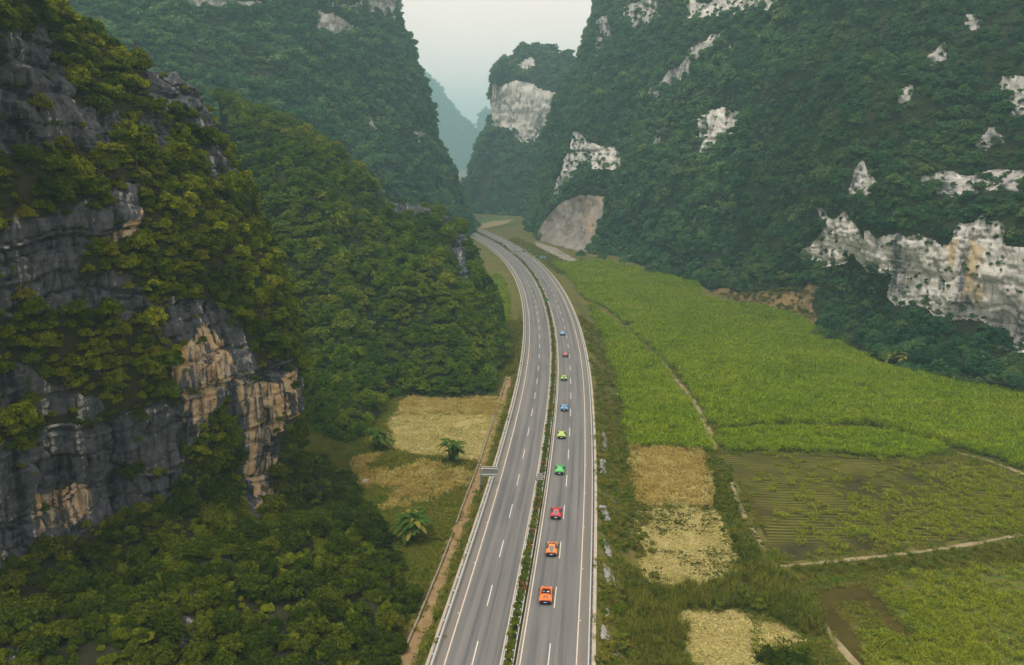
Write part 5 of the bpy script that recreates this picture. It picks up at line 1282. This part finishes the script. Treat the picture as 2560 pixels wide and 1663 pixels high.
# ------------------------------------------------------------------ signs
def sign_at(px, py, z): p = G(px, py, z); return p
def roadside_sign(name, base, h, w, ph, pz, rz, panel_mat, label, arm=1, ribs=6, two=False, frame='sign_frame', r=.11):
    e = empty(name, base, rz); tag(e, label, 'sign')
    if two:
        for x in (-w*.3, w*.3): MB().tube((x, 0, -.5), (x, 0, h), r, r*.9, 10).build('post', 'sign_frame', e)
        x0, x1 = -w/2, w/2
    else:
        MB().tube((0, 0, -.6), (0, 0, h), r, r*.85, 10).build('post', 'post_steel', e); MB().tube((0, 0, h), (0, 0, h+.1), r*1.15, r*.7, 10).build('post_cap', frame, e)
        x0, x1 = (arm*.5, arm*(w+.5)) if arm else (-w/2, w/2)
        if arm:
            for z in (pz-ph*.32, pz+ph*.32): MB().tube((-arm*.25, 0, z), (x1, 0, z), .07, .06, 8).build('arm', frame, e)
    cx = (x0+x1)/2; pn = MB().box((cx, .1, pz), (abs(x1-x0), .05, ph)).build('panel', panel_mat, e)
    fm = MB(); 
    for z in (pz-ph/2, pz+ph/2): fm.box((cx, .09, z), (abs(x1-x0)+.06, .09, .07))
    fm.build('panel_edge', frame, pn)
    for k in range(ribs):
        x = x0+(x1-x0)*(k+.5)/ribs; MB().box((x, .06, pz), (.05, .05, ph*.92)).build('rib', 'sign_back', pn)
    return e
g = gl(1201.5, 1236, -2.2); roadside_sign('road_sign', g, 6.2, 3.1, 2.0, 4.75, rad(-3), 'sign_back', 'grey back of a cantilever road sign on the left verge above the ditch', 1, 8)
sm_ = road_n([G(1351, 1224, 0)[0]], [G(1351, 1224, 0)[1]])[1][0]; p = RP(sm_, -5.25)
e = empty('median_sign', (*p, .05), heading(sm_)-math.pi/2); tag(e, 'small grey slatted sign on a thin post in the median hedge', 'sign')
MB().tube((0, 0, -.1), (0, 0, 3.6), .045, .045, 8).build('post', 'post_steel', e)
pnl = MB().box((0, .08, 2.75), (1.1, .03, 1.4)).build('panel', 'sign_back', e)
for k in range(4): MB().box((0, .03, 2.15+.4*k), (1.2, .05, .13)).build('rail', 'sign_frame', pnl)
sf = road_n([G(1290, 656, 0)[0]], [G(1290, 656, 0)[1]])[1][0]; p = RP(sf, -5.25)
roadside_sign('overhead_sign', (*p, 0), 7.6, 6.2, 2.2, 6.6, heading(sf)-math.pi/2-.35, 'sign_back', 'far cantilever sign reaching over the left carriageway from the median', -1, 6, r=.16)
sg_ = road_n([G(1367, 762, 0)[0]], [G(1367, 762, 0)[1]])[1][0]; p = RP(sg_, -5.25)
roadside_sign('green_sign', (*p, 0), 2.4, 1.7, 1.0, 2.3, heading(sg_)-math.pi/2, 'sign_green', 'small green sign board in the median hedge', 0, 2, frame='sign_green', r=.05)
p = gpf([(1338, 650)])[0]; roadside_sign('yellow_sign', (p[0], p[1], -1.2), 2.2, 3.4, .55, 2.2, rad(40), 'sign_yellow', 'long yellow board on the right verge below the quarry', 0, 2, True, 'sign_yellow', .05)
p = gpf([(1357, 654)])[0]; roadside_sign('blue_sign', (p[0], p[1], -1.5), 3.6, 5.0, 1.6, 2.9, rad(-35), 'sign_blue', 'blue grey board on posts in the grass below the quarry', 0, 4, True, 'sign_blue', .07)
# concrete drain chutes on the right embankment: two rails and rungs
for (pa, pb, lb) in ((C7((428, 793), (475, 826)), None, 'short concrete drain chute beside the middle stone patch'), (C7((388, 408), (436, 424)), None, 'concrete drain chute high on the embankment beside the cane'), (C7((435, 1530), (500, 1560)), None, 'concrete drain chute at the bottom edge of the embankment')):
    a = np.array(gl(*pa[0], -2.0)); b2 = np.array(gl(*pa[1], -3.6)); e = empty('drain_chute', tuple((a+b2)/2)); tag(e, lb, 'drain', 'drain chutes')
    d = Vector(b2-a); L_ = d.length; R_ = d.to_track_quat('Y', 'Z').to_matrix()
    for sx in (-.45, .45): MB().box(R_ @ Vector((sx, 0, .25)), (.18, L_, .35), R_).build('side_wall', 'concrete', e)
    MB().box(R_ @ Vector((0, 0, .12)), (.72, L_, .1), R_).build('channel_floor', 'concrete', e)

# ------------------------------------------------------------------ haze
mb = MB(); mb.box((0, 2750, 217), (7700, 7700, 450)); hz = mb.build('haze', None); tag(hz, 'thin blue grey haze filling the valley', None, None, 'stuff')
m, nt, out = new_mat('haze_air'); b = NB(nt)
pv = b.n('ShaderNodeVolumePrincipled'); pv.inputs['Color'].default_value = (.52, .92, 1.0, 1); pv.inputs['Density'].default_value = .00035; pv.inputs['Anisotropy'].default_value = .2
b.l(pv.outputs[0], out.inputs['Volume']); hz.data.materials.append(m)
